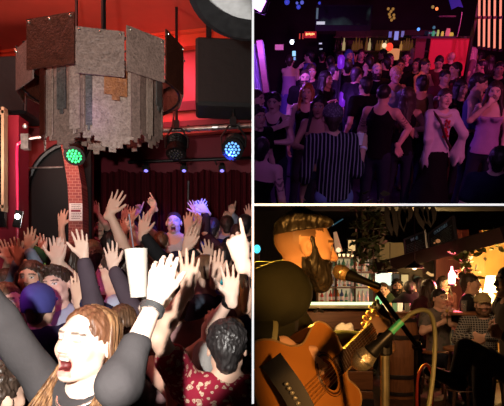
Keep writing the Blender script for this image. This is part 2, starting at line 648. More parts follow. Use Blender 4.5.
def person(label, hx, hy, d, yaw=0.0, height=None, s=None, skin='fair', hair=('short', 'dark'), top=('tee', None), legs=('trousers', None),
           arms=(None, None), nod=0.0, turn=0.0, roll=0.0, lean=(0, 0), mouth=False, closed=False, beard=None, female=False,
           res=0.008, group=None, cat='person', shoes=None, seated=False, lips=(0.45, 0.15, 0.13), extra=None, legpose=None, sleeve_mat=None, brow=None, tattoo=False, slf=0.90, hairh=.085, stubble=None, neck=(.022, .145)):
    """one standing or seated person; the head centre is seen at pixel (hx, hy) at room depth d"""
    room = ROOM
    if d > 2.8 and not seated:
        d = roomy(hx, hy, d)[0]
    hc = room.px(hx, hy, d)
    STAND.setdefault(id(ROOM), []).append(hc[:2])
    fl = room.floor
    ya = math.radians(yaw)
    f = V(math.sin(ya), -math.cos(ya), 0); r = np.cross(f, V(0, 0, 1)); up = V(0, 0, 1)
    ht = hc[2] + 0.118 - fl
    if s is None:
        s = min(max(ht / 1.74, 0.90), 1.06)
    ld = f * lean[0] + r * lean[1]              # head displacement relative to pelvis
    H = np.column_stack([r, f, up])
    H = H @ rotm((0, 0, 1), -math.radians(turn)) @ rotm((1, 0, 0), math.radians(nod)) @ rotm((0, 1, 0), math.radians(roll))
    w = 0.88 if female else 1.0
    nb = hc - up * neck[1] * s - f * neck[0] * s    # base of the neck
    tr = 0.52 * s
    pel = nb - up * tr - ld
    sd = nrm(nb - pel)                          # spine direction
    if not seated and pel[2] - fl < 0.62:
        pel[2] = fl + 0.62
    base = V(pel[0], pel[1], fl)
    kw = dict(label=label, cat=cat, group=group)
    root = empty('person', base, **kw)
    sh = {}
    for e, nm in ((1, 'R'), (-1, 'L')):
        sh[nm] = nb - sd * 0.045 * s + r * e * 0.172 * s * w
    # arms
    A = {}
    for e, nm, spec in ((1, 'R', arms[0]), (-1, 'L', arms[1])):
        ua, fa = 0.285 * s, 0.262 * s
        pole = r * e * 0.42 - up * 0.6 + f * 0.6
        pose, pn, D = 'relax', None, None
        if spec is None:
            T = sh[nm] - up * 0.50 * s + r * e * 0.06 + f * 0.08
            pole = -f + r * e * 0.3; pn = -r * e; D = nrm(-up + f * 0.15)
        elif spec == 'front':
            T = sh[nm] - up * 0.22 * s - r * e * 0.06 + f * 0.30
            pole = r * e * 0.7 - up; pn = -up; D = nrm(f - r * e * 0.5 + up * 0.1)
        elif spec == 'up':
            T = sh[nm] + up * 0.44 * s + r * e * 0.16 + f * 0.15; D = nrm(up + f * 0.2); pn = f; pose = 'open'
        elif spec == 'bent':
            T = sh[nm] - up * 0.10 * s + r * e * 0.12 + f * 0.28; pole = -up + r * e * 0.5; D = nrm(up * 0.5 + f * 0.6 - r * e * 0.4); pn = -up + f
        else:
            wx, wy, tx, ty = spec[:4]
            pose = spec[4] if len(spec) > 4 else 'open'
            dd = spec[5] if len(spec) > 5 else 0.0
            pf = spec[6] if len(spec) > 6 else 1
            T = room.px(wx, wy, d + dd)
            T2 = room.px(tx, ty, d + dd)
            D = nrm(T2 - T)
            pn = V(0, -1, 0) * pf
            if len(spec) > 7:
                pole = pole + V(*spec[7])
            # turn the shoulder a little towards a raised hand
            sh[nm] = sh[nm] + nrm(T - sh[nm]) * 0.035 * s * (1 if T[2] > sh[nm][2] else 0)
        E, T = ik(sh[nm], T, ua, fa, pole)
        A[nm] = (sh[nm], E, T, D, pn, pose, e)
    b = 1.0 * w
    # ---- skin: head, neck, upper trunk, arms and hands in one surface
    S = SDF(res)
    det = 2 if res < 0.0055 else 1
    add_head(S, hc, H, s, det, mouth, beard, True, female)
    cw = 0.052 * s * w
    S.cone(hc + H @ V(0, -.020, -.065) * s, nb - sd * 0.03, cw, cw * 1.12, 0.02)
    for e, nm in ((1, 'R'), (-1, 'L')):
        S0, E, T, D, pn, pose, _ = A[nm]
        S.cone(nb - sd * 0.02, S0, 0.042 * s, 0.05 * s * w, 0.05)
        S.cone(S0, E, 0.050 * s * w, 0.038 * s * w, 0.03)
        S.cone(E, E + (T - E) * 0.35, 0.038 * s * w, 0.039 * s * w, 0.015)
        S.cone(E + (T - E) * 0.3, T, 0.039 * s * w, 0.0255 * s * w, 0.012)
        add_hand(S, T + nrm(T - E) * 0.012, D, pn, e, pose, s * (0.93 if female else 1.0), 0.026 * w, fat=1.0 if res < 0.007 else 1.12)
    wst = pel + sd * 0.20 * s
    chest = pel + sd * 0.40 * s
    S.cone(chest, nb - sd * 0.10 * s, 0.150 * s * b, 0.125 * s * b, 0.04, f, 0.66)
    S.cone(wst, chest, 0.125 * s * b, 0.150 * s * b, 0.04, f, 0.68)
    bcol = HAIR.get(beard) if isinstance(beard, str) else None
    br = brow or [min(0.3, x) for x in HAIR[hair[1]]] if hair[1] in HAIR else (0.03, 0.02, 0.015)
    if isinstance(skin, str):
        skin = SKIN[skin]
    fc = face_color(hc, H, s, skin, mouth, closed, br, bcol, lips, stubble)
    if tattoo:
        fc0 = fc

        def fc(p):
            c = fc0(p)
            for nm in ('R', 'L'):
                m_ = (A[nm][0] + A[nm][1]) / 2
                q = p - m_
                rr = np.linalg.norm(q, axis=1)
                k = (rr < .07) & (np.sin(q[:, 2] * 150 + 3 * np.sin(q[:, 1] * 90)) > .1)
                c[k] = c[k] * 0.35
            return c
    sdf_obj('body', S, skin_mat(), root, color=fc)
    # ---- top
    P = lambda x, y, z: hc + H @ (V(x, y, z) * s)
    kind, tm = top
    if tm is None:
        tm = cloth('plain_black_cloth', (0.006, 0.006, 0.007))
    cr = max(res, 0.009)
    if kind != 'none':
        S = SDF(cr)
        th = 0.014
        low = pel - sd * (0.02 if kind != 'crop' else -0.17) * s
        hem = pel + sd * (-0.05 if kind != 'crop' else 0.14) * s
        S.cone(chest, nb - sd * 0.105 * s, 0.150 * s * b + th, 0.125 * s * b + th, 0.03, f, 0.68)
        S.cone(wst, chest, 0.130 * s * b + th, 0.150 * s * b + th, 0.03, f, 0.70)
        if kind != 'crop':
            S.cone(hem, wst, 0.158 * s * (1.05 if female else 1.0) + th, 0.130 * s * b + th, 0.03, f, 0.72)
        if female and kind != 'none':
            for e in (-1, 1):
                S.ell(chest - sd * 0.01 + f * 0.085 * s + r * e * 0.066 * s, 0.062 * s, None, 0.03)
        if kind in ('tee', 'long', 'half'):
            for nm in ('R', 'L'):
                S0, E, T = A[nm][:3]
                S.cone(nb - sd * 0.045, S0, 0.045 * s + th, 0.052 * s * w + th, 0.05)
                fr = {'tee': 0.55, 'long': 1.0, 'half': 1.0}[kind]
                S.cone(S0, S0 + (E - S0) * fr, 0.052 * s * w + th * 1.1, (0.050 if fr < 1 else 0.042) * s * w + th * 1.3, 0.03)
                if kind == 'long':
                    S.cone(E, E + (T - E) * slf, 0.042 * s * w + th * 1.2, 0.030 * s * w + th, 0.02)
                if kind == 'half':
                    S.cone(E, E + (T - E) * 0.25, 0.042 * s * w + th, 0.042 * s * w + th, 0.02)
            S.ell(nb + f * 0.035 * s + sd * 0.035, V(.075, .075, .062) * s, None, 0.01, 'd')
        elif kind in ('tank', 'crop'):
            for nm in ('R', 'L'):
                S0 = A[nm][0]
                S.cone(nb - sd * 0.03 + (S0 - nb) * 0.45, nb - sd * 0.16 + (S0 - nb) * 0.45, 0.030 * s + th, 0.05 * s + th, 0.02)
            S.ell(nb + f * 0.06 * s, V(.085, .10, .105) * s, None, 0.01, 'd')
            S.ell(nb - f * 0.06 * s, V(.075, .10, .07) * s, None, 0.01, 'd')
        cl = [(sd, sd @ hem)]
        if kind == 'strapless':
            cl.append((-sd, -(sd @ (nb - sd * 0.13 * s))))
        sdf_obj('shirt' if kind in ('tee', 'long', 'half') else 'top', S, tm, root, cl, noise=(0.0022, 34, 0.5))
    # ---- legs
    lk, lm = legs
    if lk and pel[2] - fl > 0.15:
        lm = lm or cloth('dark_denim', (0.02, 0.025, 0.045))
        S = SDF(0.014)
        S.cone(pel - r * 0.05 - up * 0.04, pel + r * 0.05 - up * 0.04, 0.125 * s, 0.125 * s, 0.04, f, 0.8)
        feet = []
        for e in (1, -1):
            hip = pel + r * e * 0.085 * s - up * 0.05
            if legpose:
                kn, an = legpose[0 if e == 1 else 1]
                kn = np.array(kn, float); an = np.array(an, float)
            elif seated:
                kn = hip + f * 0.42 * s + r * e * 0.05; kn[2] = max(kn[2] - 0.02, fl + 0.44)
                an = V(kn[0], kn[1], fl + 0.08) + f * 0.04
            else:
                an = V(hip[0], hip[1], fl + 0.08) + r * e * 0.05
                kn = (hip + an) / 2 + f * 0.04
            feet.append((an, kn))
            if lk == 'trousers':
                S.cone(hip, kn, 0.098 * s * w, 0.066 * s, 0.03)
                S.cone(kn, an, 0.066 * s, 0.052 * s, 0.02)
            else:
                pass
        if lk == 'skirt':
            S.cone(pel - up * 0.05, V(pel[0], pel[1], fl + 0.25), 0.14 * s, 0.27 * s, 0.05)
            S.cone(pel + up * 0.14, pel - up * 0.05, 0.125 * s, 0.14 * s, 0.05, f, 0.75)
        cl = [((0, 0, 1), fl + 0.04)] if lk == 'trousers' else [((0, 0, 1), fl + 0.25)]
        sdf_obj('trousers' if lk == 'trousers' else 'skirt', S, lm, root, [(V(*n_), c_) for n_, c_ in cl], noise=(0.003, 26, 0.5))
        for an, kn in feet:
            S = SDF(0.011)
            fd = nrm(V(f[0], f[1], 0)) if not legpose else nrm(np.cross(np.cross(nrm(an - kn), f), nrm(an - kn)) + 0)
            dn = -up if not legpose else nrm(an - kn)
            heel = an + dn * 0.035
            S.cone(heel - fd * 0.03, heel + fd * 0.15, 0.042, 0.034, 0.02)
            S.cone(an, heel, 0.045, 0.045, 0.02)
            sdf_obj('shoe', S, shoes or plain('black_leather', (0.015, 0.013, 0.012), 0.4), root,
                    [(V(0, 0, 1), fl + 0.004)])
    # ---- hair and headwear
    hk, hcol = hair
    cols = HAIR[hcol] if isinstance(hcol, str) else hcol
    hm = hair_mat(str(hcol), cols)
    rng = random.Random(int(abs(hx * 13 + hy * 7)))
    if hk != 'bald':
        S = SDF(max(res * 0.8, 0.0045))
        if hk == 'shaved':
            S.ell(P(0, -.018, .036), V(.079, .099, .086) * s, H, 0.01)
            S.ell(P(0, .10, -.01), V(.085, .085, .085) * s, H, 0.006, 'd')
            S.ell(P(0, .0, -.10), V(.10, .085, .075) * s, H, 0.006, 'd')
        else:
            g = .007 if hk in ('cap', 'beanie') else 0.0
            S.ell(P(0, -.020, .040 - g), V(.083, .103, .090 - g) * s, H, 0.01)
            S.cone(P(0, -.065, .0), P(0, -.062, -.055), .062 * s, .045 * s, 0.02)
            S.ell(P(0, .105, -.015), V(.072, .075 + max(0, hairh - .085) * .4, hairh) * s, H, 0.008, 'd')
            for e in (-1, 1):
                S.ell(P(e * .085, .02, -.045), V(.03, .055, .06) * s, H, 0.01, 'd')
            if hk in ('curly', 'tousled'):
                fine = hk == 'curly' and res < .0055
                for i in range(420 if fine else 90 if hk == 'curly' else 40):
                    a = rng.uniform(0, 2 * PI); z = rng.uniform(-.35, 1)
                    rr = math.sqrt(max(0, 1 - z * z))
                    y_ = math.sin(a) * rr * .098 - .020
                    if y_ > .03 and z < .35:
                        continue
                    S.ell(P(math.cos(a) * rr * .080, y_, z * .086 + .042), (rng.uniform(.0065, .0115) if fine else rng.uniform(.011, .020)) * s, None, 0.004)
            if hk == 'quiff':
                for i in range(9):
                    x_ = -.05 + i * .0125
                    S.cone(P(x_, .045, .105), P(x_ + .01, .075, .112 + .012 * math.sin(i * 1.7)), .018 * s, .012 * s, 0.008)
            if hk == 'bun':
                S.ell(P(0, -.105, .10), .042 * s, None, 0.01)
            if hk in ('long', 'bob', 'pony'):
                L = {'long': .34, 'bob': .17, 'pony': .05}[hk] * s
                for i in range(17):
                    a = math.radians(-205 + i * 230 / 16.0 + 0)
                    x_, y_ = math.cos(a) * .078, math.sin(a) * .088 - .01
                    if y_ > .045:
                        continue
                    p0 = P(x_, y_, .03); p1 = P(x_ * 1.12, y_ * 1.05, -.07)
                    out = nrm(p1 - hc); out[2] = 0
                    p2 = p1 - up * L * rng.uniform(.5, .65) + out * .035 + r * rng.uniform(-.01, .01)
                    p3 = p2 - up * L * rng.uniform(.3, .5) + out * rng.uniform(-.005, .02)
                    S.cone(p0, p1, .022 * s, .020 * s, 0.012)
                    S.cone(p1, p2, .020 * s, .018 * s, 0.010)
                    S.cone(p2, p3, .018 * s, .009 * s, 0.008)
                if hk == 'pony':
                    S.cone(P(0, -.11, .06), P(0, -.16, -.04), .028 * s, .03 * s, 0.02)
                    S.cone(P(0, -.16, -.04), P(0, -.15, -.17), .03 * s, .012 * s, 0.02)
        sdf_obj('hair', S, hm, root, noise=(0.0022 if hk not in ('shaved', 'cap') else 0.0006, 150, 0.25 if hk in ('long', 'bob') else 0.9))
    if beard and isinstance(beard, str):
        S = SDF(max(res * 0.8, 0.0045))
        for e in (-1, 1):
            S.cone(P(e * .066, .015, -.015), P(e * .056, .03, -.065), .014 * s, .018 * s, 0.02)
            S.cone(P(e * .056, .03, -.065), P(e * .018, .070, -.092), .020 * s, .024 * s, 0.02)
            S.cone(P(e * .072, .004, .035), P(e * .067, .018, -.02), .008 * s, .013 * s, 0.012)
            S.cone(P(e * .064, .022, -.025), P(e * .040, .072, -.055), .009 * s, .012 * s, 0.015)
            S.cone(P(e * .022, .086, -.045), P(0, .094, -.040), .006 * s, .007 * s, 0.006)
        S.cone(P(-.016, .074, -.095), P(.016, .074, -.095), .024 * s, None, 0.02)
        if res < .005:
            S.cone(P(-.02, .066, -.115), P(.02, .066, -.115), .030 * s, None, 0.02)
            for e in (-1, 1):
                S.cone(P(e * .064, .012, -.045), P(e * .035, .062, -.095), .022 * s, .030 * s, 0.02)
                S.cone(P(e * .060, .035, -.050), P(e * .030, .078, -.062), .013 * s, .014 * s, 0.015)
        sdf_obj('beard', S, hair_mat(beard, HAIR[beard]), root, noise=(0.002, 180, 0.5))
    if extra:
        extra(dict(root=root, hc=hc, H=H, P=P, s=s, A=A, nb=nb, sd=sd, f=f, r=r, up=up, pel=pel, chest=chest, wst=wst))
    return root


def cap(c, m, brim=True, low=.032):
    """baseball cap worn on the head: crown and peak as one mesh, with its button"""
    P, H, s = c['P'], c['H'], c['s']
    S = SDF(0.0055)
    S.ell(P(0, -.020, .048), V(.091, .109, .092) * s, H, 0.01)
    if low < 0:
        S.ell(P(0, -.030, .0), V(.086, .098, .075) * s, H, 0.02); S.ell(P(0, .11, -.06), V(.10, .10, .085) * s, H, 0.01, 'd'); S.ell(P(0, -.13, -.03), V(.028, .03, .022) * s, H, 0.006, 'd')
    S.cone(P(-.06, .07, .045), P(.06, .07, .045), .012, None, .01)
    up = H[:, 2]
    up = nrm(up - H[:, 1] * (-.25 if brim else -.0) * 0); lim = up @ P(0, 0, low)
    q = [(up, lim)]
    o = sdf_obj('cap', S, m, c['root'], q)
    if brim:
        S = SDF(0.0055)
        for i in range(9):
            x = -.062 + i * .0155
            S.cone(P(x, .070, .050 - 9 * x * x * .5), P(x * .9, .155 - 9 * x * x, .040 - 12 * x * x * .5), .0075 * s, .006 * s, .008)
        sdf_obj('cap_peak', S, m, c['root'])
    b = MB().ball(P(0, -.02, .141), .008, 8)
    b.build('cap_button', m, c['root'], smooth=True)


def beanie(c, m):
    P, H, s = c['P'], c['H'], c['s']
    S = SDF(0.007)
    S.ell(P(0, -.022, .055), V(.088, .106, .098) * s, H, 0.01)
    up = nrm(H[:, 2] + H[:, 1] * .15)
    sdf_obj('beanie', S, m, c['root'], [(up, up @ P(0, 0, .025))], noise=(0.0012, 200, .1))


def band(c, nm, m, w=0.022, t=.88, name='wristband', face=None):
    """wristband or watch around a wrist"""
    S0, E, T = c['A'][nm][:3]
    a = E + (T - E) * t
    ax = nrm(T - E)
    r0 = .036 * c['s']
    mb = MB().lathe(a - ax * w / 2, [(r0 - .004, 0), (r0, .002), (r0, w - .002), (r0 - .004, w)], ax, 20)
    mb.build(name, m, c['root'], smooth=False)
    if face:
        MB().lathe(a + V(0, -r0, 0), [(.016, -.006), (.018, -.002), (.015, .004)], (0, -1, 0), 16).build('watch_face', face, c['root'])


def light(kind, name, loc, energy, color=(1, 1, 1), size=0.1, target=None, spot=None, blend=0.4):
    L = bpy.data.lights.new(name, kind)
    L.energy = energy; L.color = color
    if kind == 'AREA':
        L.size = size
    elif kind in ('POINT', 'SPOT'):
        L.shadow_soft_size = size
    if kind == 'SPOT' and spot:
        L.spot_size = math.radians(spot); L.spot_blend = blend
    o = bpy.data.objects.new(name, L)
    COL.objects.link(o)
    M = Matrix.Translation(Vector(loc))
    if target is not None:
        q = (Vector(target) - Vector(loc)).to_track_quat('-Z', 'Y')
        M = M @ q.to_matrix().to_4x4()
    o.matrix_world = ROOM.M @ M
    return o


def text_poly(body, size, loc, R, m, parent, name='lettering', depth=0.002):
    cu = bpy.data.curves.new(name, 'FONT')
    cu.body = body; cu.size = size; cu.extrude = depth; cu.align_x = 'CENTER'; cu.align_y = 'CENTER'
    t = bpy.data.objects.new(name, cu)
    dg = bpy.context.evaluated_depsgraph_get()
    COL.objects.link(t)
    dg.update()
    me = bpy.data.meshes.new_from_object(t.evaluated_get(dg))
    bpy.data.objects.remove(t)
    vs = np.array([v.co[:] for v in me.vertices]) @ R.T + np.array(loc)
    fs = [list(p.vertices) for p in me.polygons]
    o = mesh_obj(name, vs, fs, m, parent, smooth=False)
    return o
# ================================================================== LEFT: dance hall under the mosaic chandelier
ROOM = LEFT
px = lambda x, y, d: ROOM.px(x, y, d)


def struct(mb, name, m, smooth=False):
    o = mb.build(name, m, smooth=smooth)
    return tag(o, kind='structure')


def slab(lo, hi):
    lo = np.array(lo, float); hi = np.array(hi, float)
    return MB().box((lo + hi) / 2, hi - lo)


red_paint = plain('red_paint', (0.50, 0.055, 0.035), 0.45, var=0.12, ns=3, bmp=0.05)
red_dark = plain('dark_red_wall', (0.16, 0.012, 0.014), 0.6, var=0.3, ns=2.5)
magenta_wall = plain('crimson_wall', (0.20, 0.006, 0.022), 0.5, var=0.15, ns=2)
black_box = plain('black_painted_board', (0.012, 0.012, 0.013), 0.6, var=0.5, ns=30)
floor_m = plain('worn_dark_floor', (0.03, 0.022, 0.02), 0.5, var=0.4, ns=5)
struct(slab((-4.2, -0.5, -0.06), (-0.01, 9.3, 0)), 'floor_left', floor_m)
struct(slab((-4.2, 0.9, 4.4), (-0.01, 9.3, 4.5)), 'ceiling_left', red_paint)
struct(slab((-4.3, 0.9, 0), (-4.2, 9.3, 4.5)), 'wall_left', red_dark)
struct(slab((-4.2, 9.0, 0), (-0.01, 9.1, 4.5)), 'wall_back_left', red_dark)
struct(slab((-4.2, 5.45, 0), (-0.02, 9.0, 0.55)), 'floor_raised_stage', floor_m)
# beam under the ceiling and the bulkhead under it
bA, bB = V(-3.7, 6.35, 0), V(-0.01, 5.55, 0)
bx = nrm(bB - bA); by = V(-bx[1], bx[0], 0); bl = np.linalg.norm(bB - bA)
Rb = np.column_stack([bx, by, V(0, 0, 1)])
orange = plain('glossy_red_beam_paint', (0.70, 0.055, 0.02), 0.35, var=0.06)
m = MB().box((bA + bB) / 2 + V(0, 0, 4.31), (bl, 0.10, 0.13), Rb).box((bA + bB) / 2 + V(0, 0, 4.385) - by * 0.02, (bl, 0.16, 0.03), Rb)
struct(m, 'trim_1', orange)
m = MB().box((bA + bB) / 2 + by * 0.12 + V(0, 0, 3.86), (bl, 0.08, 1.05), Rb)
struct(m, 'wall_bulkhead', red_paint)
m = MB().box((bA + bB) / 2 + by * 0.08 + V(0, 0, 3.43), (bl, 0.12, 0.06), Rb).box((bA + bB) / 2 + by * 0.06 + V(0, 0, 3.63), (bl, 0.05, 0.10), Rb)
struct(m, 'trim_2', red_dark)
struct(slab((-2.35, 7.6, 3.1), (-0.01, 7.7, 3.85)), 'wall_pelmet', magenta_wall)

# curtain
vs = []; fs = []
nx = 340
x0, x1 = px(93, 0, 7.5)[0], -0.012
for i in range(nx):
    x = x0 + (x1 - x0) * i / (nx - 1)
    y = 7.5 + 0.05 * math.sin(i * 0.42) + 0.02 * math.sin(i * 0.97 + 1)
    for z in (0.55, 3.0, 3.32 - 0.05 * abs(math.sin(i * 0.052))):
        vs.append((x, y, z))
for i in range(nx - 1):
    for j in range(2):
        a = i * 3 + j
        fs.append((a, a + 3, a + 4, a + 1))
cur = cloth('dark_red_velvet', (0.10, 0.006, 0.012))
for k, (a, b) in enumerate(((0, 168), (166, nx - 1))):
    vv = vs[a * 3:(b + 1) * 3]; n_ = b - a + 1
    ff = [(i * 3 + j, i * 3 + 3 + j, i * 3 + 4 + j, i * 3 + 1 + j) for i in range(n_ - 1) for j in range(2)]
    vv2 = [(x, y + 0.012, z) for x, y, z in vv]
    o_ = len(vv)
    ff2 = [tuple(o_ + q for q in f[::-1]) for f in ff]
    o = mesh_obj('stage_curtain', vv + vv2, ff + ff2, cur, smooth=True)
    tag(o, ['dark red velvet curtain hanging behind the left half of the stage', 'dark red velvet curtain hanging at the right end of the stage'][k], 'curtain')
black_metal = plain('black_metal', (0.015, 0.015, 0.016), 0.4, 0.6)
steel = plain('scuffed_steel', (0.35, 0.34, 0.33), 0.35, 0.9, var=0.4, ns=25)
rod = MB().cyl(px(128, 162, 7.3), px(251.5, 158, 7.3), 0.022, n=10)
for q in (145, 180, 215):
    rod.cyl(px(q, 161, 7.3), px(q, 161, 7.3) + V(0, 0.35, 0.02), 0.012)
o = rod.build('curtain_rail', black_metal); tag(o, 'black curtain rail running above the red stage curtain', 'rail')
for q in (146, 222, 184):
    b = MB().cyl(px(q, 163, 7.25), px(q, 167, 7.25), 0.03, 0.04).box(px(q, 168.5, 7.25), (0.09, 0.09, 0.06))
    o = b.build('pin_spot', black_metal)
    MB().lathe(px(q, 171.0, 7.22), [(0.025, -0.01), (0.028, 0)], (0, -0.5, -1), 12).build(
        'lens', plain('violet_lens', (0.1, 0.05, 0.5), 0.3, em=(0.25, 0.2, 1.0), es=2.0 if q != 184 else 0.1), o, base=o['_b'])
    tag(o, {146: 'small violet pin spot on the curtain rail, left one', 222: 'small violet pin spot on the curtain rail, right one',
            184: 'unlit black pin spot in the middle of the curtain rail'}[q], 'spotlight', 'pin spots on the curtain rail')
o = MB().cyl(px(188.5, 181, 7.35), px(188, 207, 7.35), 0.014, 0.01).build('hanging_pole', steel)
tag(o, 'thin pale vertical pole hanging in front of the curtain', 'pole')
# lighting pipe with lamps
A_, B_ = px(160, 130.5, 5.3), px(251.4, 125.5, 5.0)
p = MB().cyl(A_, B_, 0.024, n=12)
p.cyl(px(188, 129, 5.24), px(189, 128.8, 5.23), 0.036).cyl(px(212, 127.5, 5.1), px(218, 127.2, 5.1), 0.030).cyl(px(238, 126, 5.05), px(240, 126, 5.05), 0.036)
for q in (172, 230):
    h = px(q, 128, 5.2); p.cyl(h, V(h[0], h[1] + 0.5, 3.9), 0.01)
o = p.build('lighting_pipe', steel); tag(o, 'scuffed steel lighting pipe carrying two stage lamps', 'pipe')


def stage_lamp(x, y, d, label, col, tilt=(0.0, -0.75, -1), s=1.0, top=None, es=1.3):
    c = px(x, y, d); ax = nrm(V(*tilt))
    r = empty('stage_lamp', c, label, 'stage light')
    h = MB().lathe(c - ax * 0.13 * s, [(0.03 * s, 0), (0.06 * s, .01 * s), (0.078 * s, .05 * s), (0.082 * s, .14 * s), (0.088 * s, .17 * s), (0.088 * s, .20 * s), (0.074 * s, .20 * s)], ax, 24)
    for k in range(5):
        h.lathe(c - ax * (0.09 - 0.018 * k) * s, [(0.087 * s, 0), (0.09 * s, .003), (0.087 * s, .006)], ax, 20)
    h.build('housing', black_metal, r)
    lb = MB(); lr = MB()
    L = c + ax * 0.055 * s
    fr = frame(ax)
    lr.lathe(L, [(0.07 * s, 0), (0.072 * s, .01)], ax, 20)
    for i, (rad, n_) in enumerate(((0, 1), (0.026, 6), (0.052, 12))):
        for j in range(n_):
            a = 2 * PI * j / n_
            lb.ball(L + fr @ V(rad * s * math.cos(a), rad * s * math.sin(a), 0.016), 0.011 * s, 8)
    lr.build('lens', plain('lamp_glass_%s' % label[:12], [x_ * .4 for x_ in col], 0.2, em=col, es=es * 0.4 if es > 1 else 0), r)
    lb.build('led_cluster', plain('led_%s' % label[:12], col, 0.3, em=col, es=es), r)
    y_ = MB(); side = fr[:, 0] if abs(fr[0, 0]) > .5 else fr[:, 1]
    t = c + V(0, 0, 0.17 * s) if top is None else np.array(top)
    y_.tube([c + side * .095 * s, c + side * .1 * s + V(0, 0, .08 * s), t + side * .04 * s, t, t - side * .04 * s, c - side * .1 * s + V(0, 0, .08 * s), c - side * .095 * s], 0.008 * s, 6)
    y_.build('yoke', black_metal, r)
    MB().box(t + V(0, 0, .03 * s), (.045 * s, .05 * s, .07 * s)).build('clamp', black_metal, r)
    MB().cyl(t + V(0, 0, .06 * s), V(t[0], t[1], 4.4), .012 * s).build('drop_rod', black_metal, r)
    return r


stage_lamp(176.5, 148, 5.15, 'unlit black stage lamp on the steel pipe, left one', (0.02, 0.02, 0.02), (0, -0.5, -1), 1.15, es=0)
stage_lamp(233.5, 147, 5.0, 'black stage lamp on the steel pipe with a blue lit face', (0.15, 0.45, 1.0), (-.1, -1.0, -.6), 1.2)
stage_lamp(76.5, 152, 4.3, 'stage lamp with a green lit face below the mosaic chandelier', (0.05, 0.9, 0.25), (0, -0.9, -.8), 1.0)
light('SPOT', 'blue_stage_light', px(233, 152, 4.85), 420, (0.05, 0.08, 1.0), 0.06, px(178, 222, 6.4), 34, .8)
light('SPOT', 'green_stage_light', px(76.5, 158, 4.2), 22, (0.05, 1.0, 0.15), 0.04, px(42, 245, 4.1), 16, .6)

# loudspeakers / ceiling boxes
def speaker(x0, y0, x1, y1, d, label, yaw=0.0):
    a, b = px(x0, y1, d), px(x1, y0, d)
    c = (a + b) / 2; sz = V(b[0] - a[0], 0.42, b[2] - a[2])
    R = rotm((0, 0, 1), yaw)
    r = empty('loudspeaker', V(c[0], c[1] + .2, a[2]), label, 'loudspeaker')
    MB().box(c + V(0, .2, 0), sz, R, 0.02).build('cabinet', black_box, r)
    g = MB().box(c + V(0, .2, 0) - R @ V(0, .222, 0), (sz[0] * .93, .012, sz[2] * .93), R, .004)
    g.build('grille', cloth('speaker_grille_cloth', (0.010, 0.011, 0.011), (0.03, 0.03, 0.03), 'plaid', 90), r)
    for q in (-1, 1):
        MB().box(c + V(0, .2, 0) + R @ V(q * sz[0] * .3, 0, sz[2] / 2 + .1), (.05, .05, .24)).build('bracket', black_metal, r)
    return r


speaker(193.5, 38, 262, 106, 4.9, 'large black loudspeaker hung from the ceiling right of the chandelier', 0.10)
speaker(-30, 56, 29.5, 114, 4.9, 'large black loudspeaker hung from the ceiling left of the chandelier', -0.08)

# fitting at top right: black drum with a pale dish
c = px(262, -44, 2.1)
r = empty('ceiling_dish_lamp', c, 'pale grey dish lamp with a black drum, cut by the top edge', 'ceiling lamp')
ax = nrm(V(-.12, .45, 1))
MB().lathe(c, [(.02, -.035), (.27, -.03), (.283, -.015), (.285, 0), (.27, .012), (.02, .014)], ax, 48).build('dish', plain('pale_grey_enamel', (0.55, 0.57, 0.58), 0.4, ns=40, var=.1), r)
MB().lathe(c + V(-.02, .10, -.045), [(.02, -.02), (.27, -.02), (.30, 0), (.30, .1), (.02, .12)], ax, 48).build('drum', black_box, r)  # black disc put in for the dark area beyond the dish
MB().cyl(c, V(c[0], c[1], 4.4), .02).build('stem', black_metal, r)

# --- the mosaic chandelier
def mica(name, c, c2, sc=20):
    if name in MATS: return MATS[name]
    m, nt, b = nodes_of(name)
    co = coords(nt)
    n1 = N(nt, 'ShaderNodeTexNoise', i_Scale=sc, i_Detail=8.0, i_Distortion=1.5, i_Roughness=.7); nt.links.new(co, n1.inputs['Vector'])
    v = N(nt, 'ShaderNodeTexVoronoi', i_Scale=sc * 4.0); nt.links.new(co, v.inputs['Vector'])
    mx = N(nt, 'ShaderNodeMath', operation='MULTIPLY_ADD'); mx.inputs[1].default_value = .3
    nt.links.new(v.outputs['Distance'], mx.inputs[0]); nt.links.new(n1.outputs[0], mx.inputs[2])
    nt.links.new(ramp(nt, mx.outputs[0], [(.32, c), (.55, [(a + q) / 2 for a, q in zip(c, c2)]), (.82, c2)]), b.inputs['Base Color'])
    b.inputs['Roughness'].default_value = .42
    bump(nt, b, mx.outputs[0], .55, .012)
    MATS[name] = m
    return m


m_brown = mica('brown_marbled_panel', (0.010, 0.002, 0.001), (0.08, 0.02, 0.010))
m_grey = mica('grey_marbled_panel', (0.07, 0.04, 0.033), (0.30, 0.20, 0.165))
m_beige = mica('beige_marbled_panel', (0.10, 0.06, 0.048), (0.40, 0.29, 0.235))
m_amber = mica('amber_marbled_panel', (0.12, 0.03, 0.01), (0.40, 0.16, 0.06))
m_black = mica('black_marbled_panel', (0.008, 0.008, 0.008), (0.12, 0.11, 0.10))
CC = px(103.5, 75, 3.3)
stud_m = plain('polished_stud', (0.8, 0.72, 0.6), 0.2, 0.9)
ch = empty('mosaic_chandelier', V(CC[0], CC[1], 2.44), 'large two-tier chandelier of marbled brown and grey panels', 'chandelier')


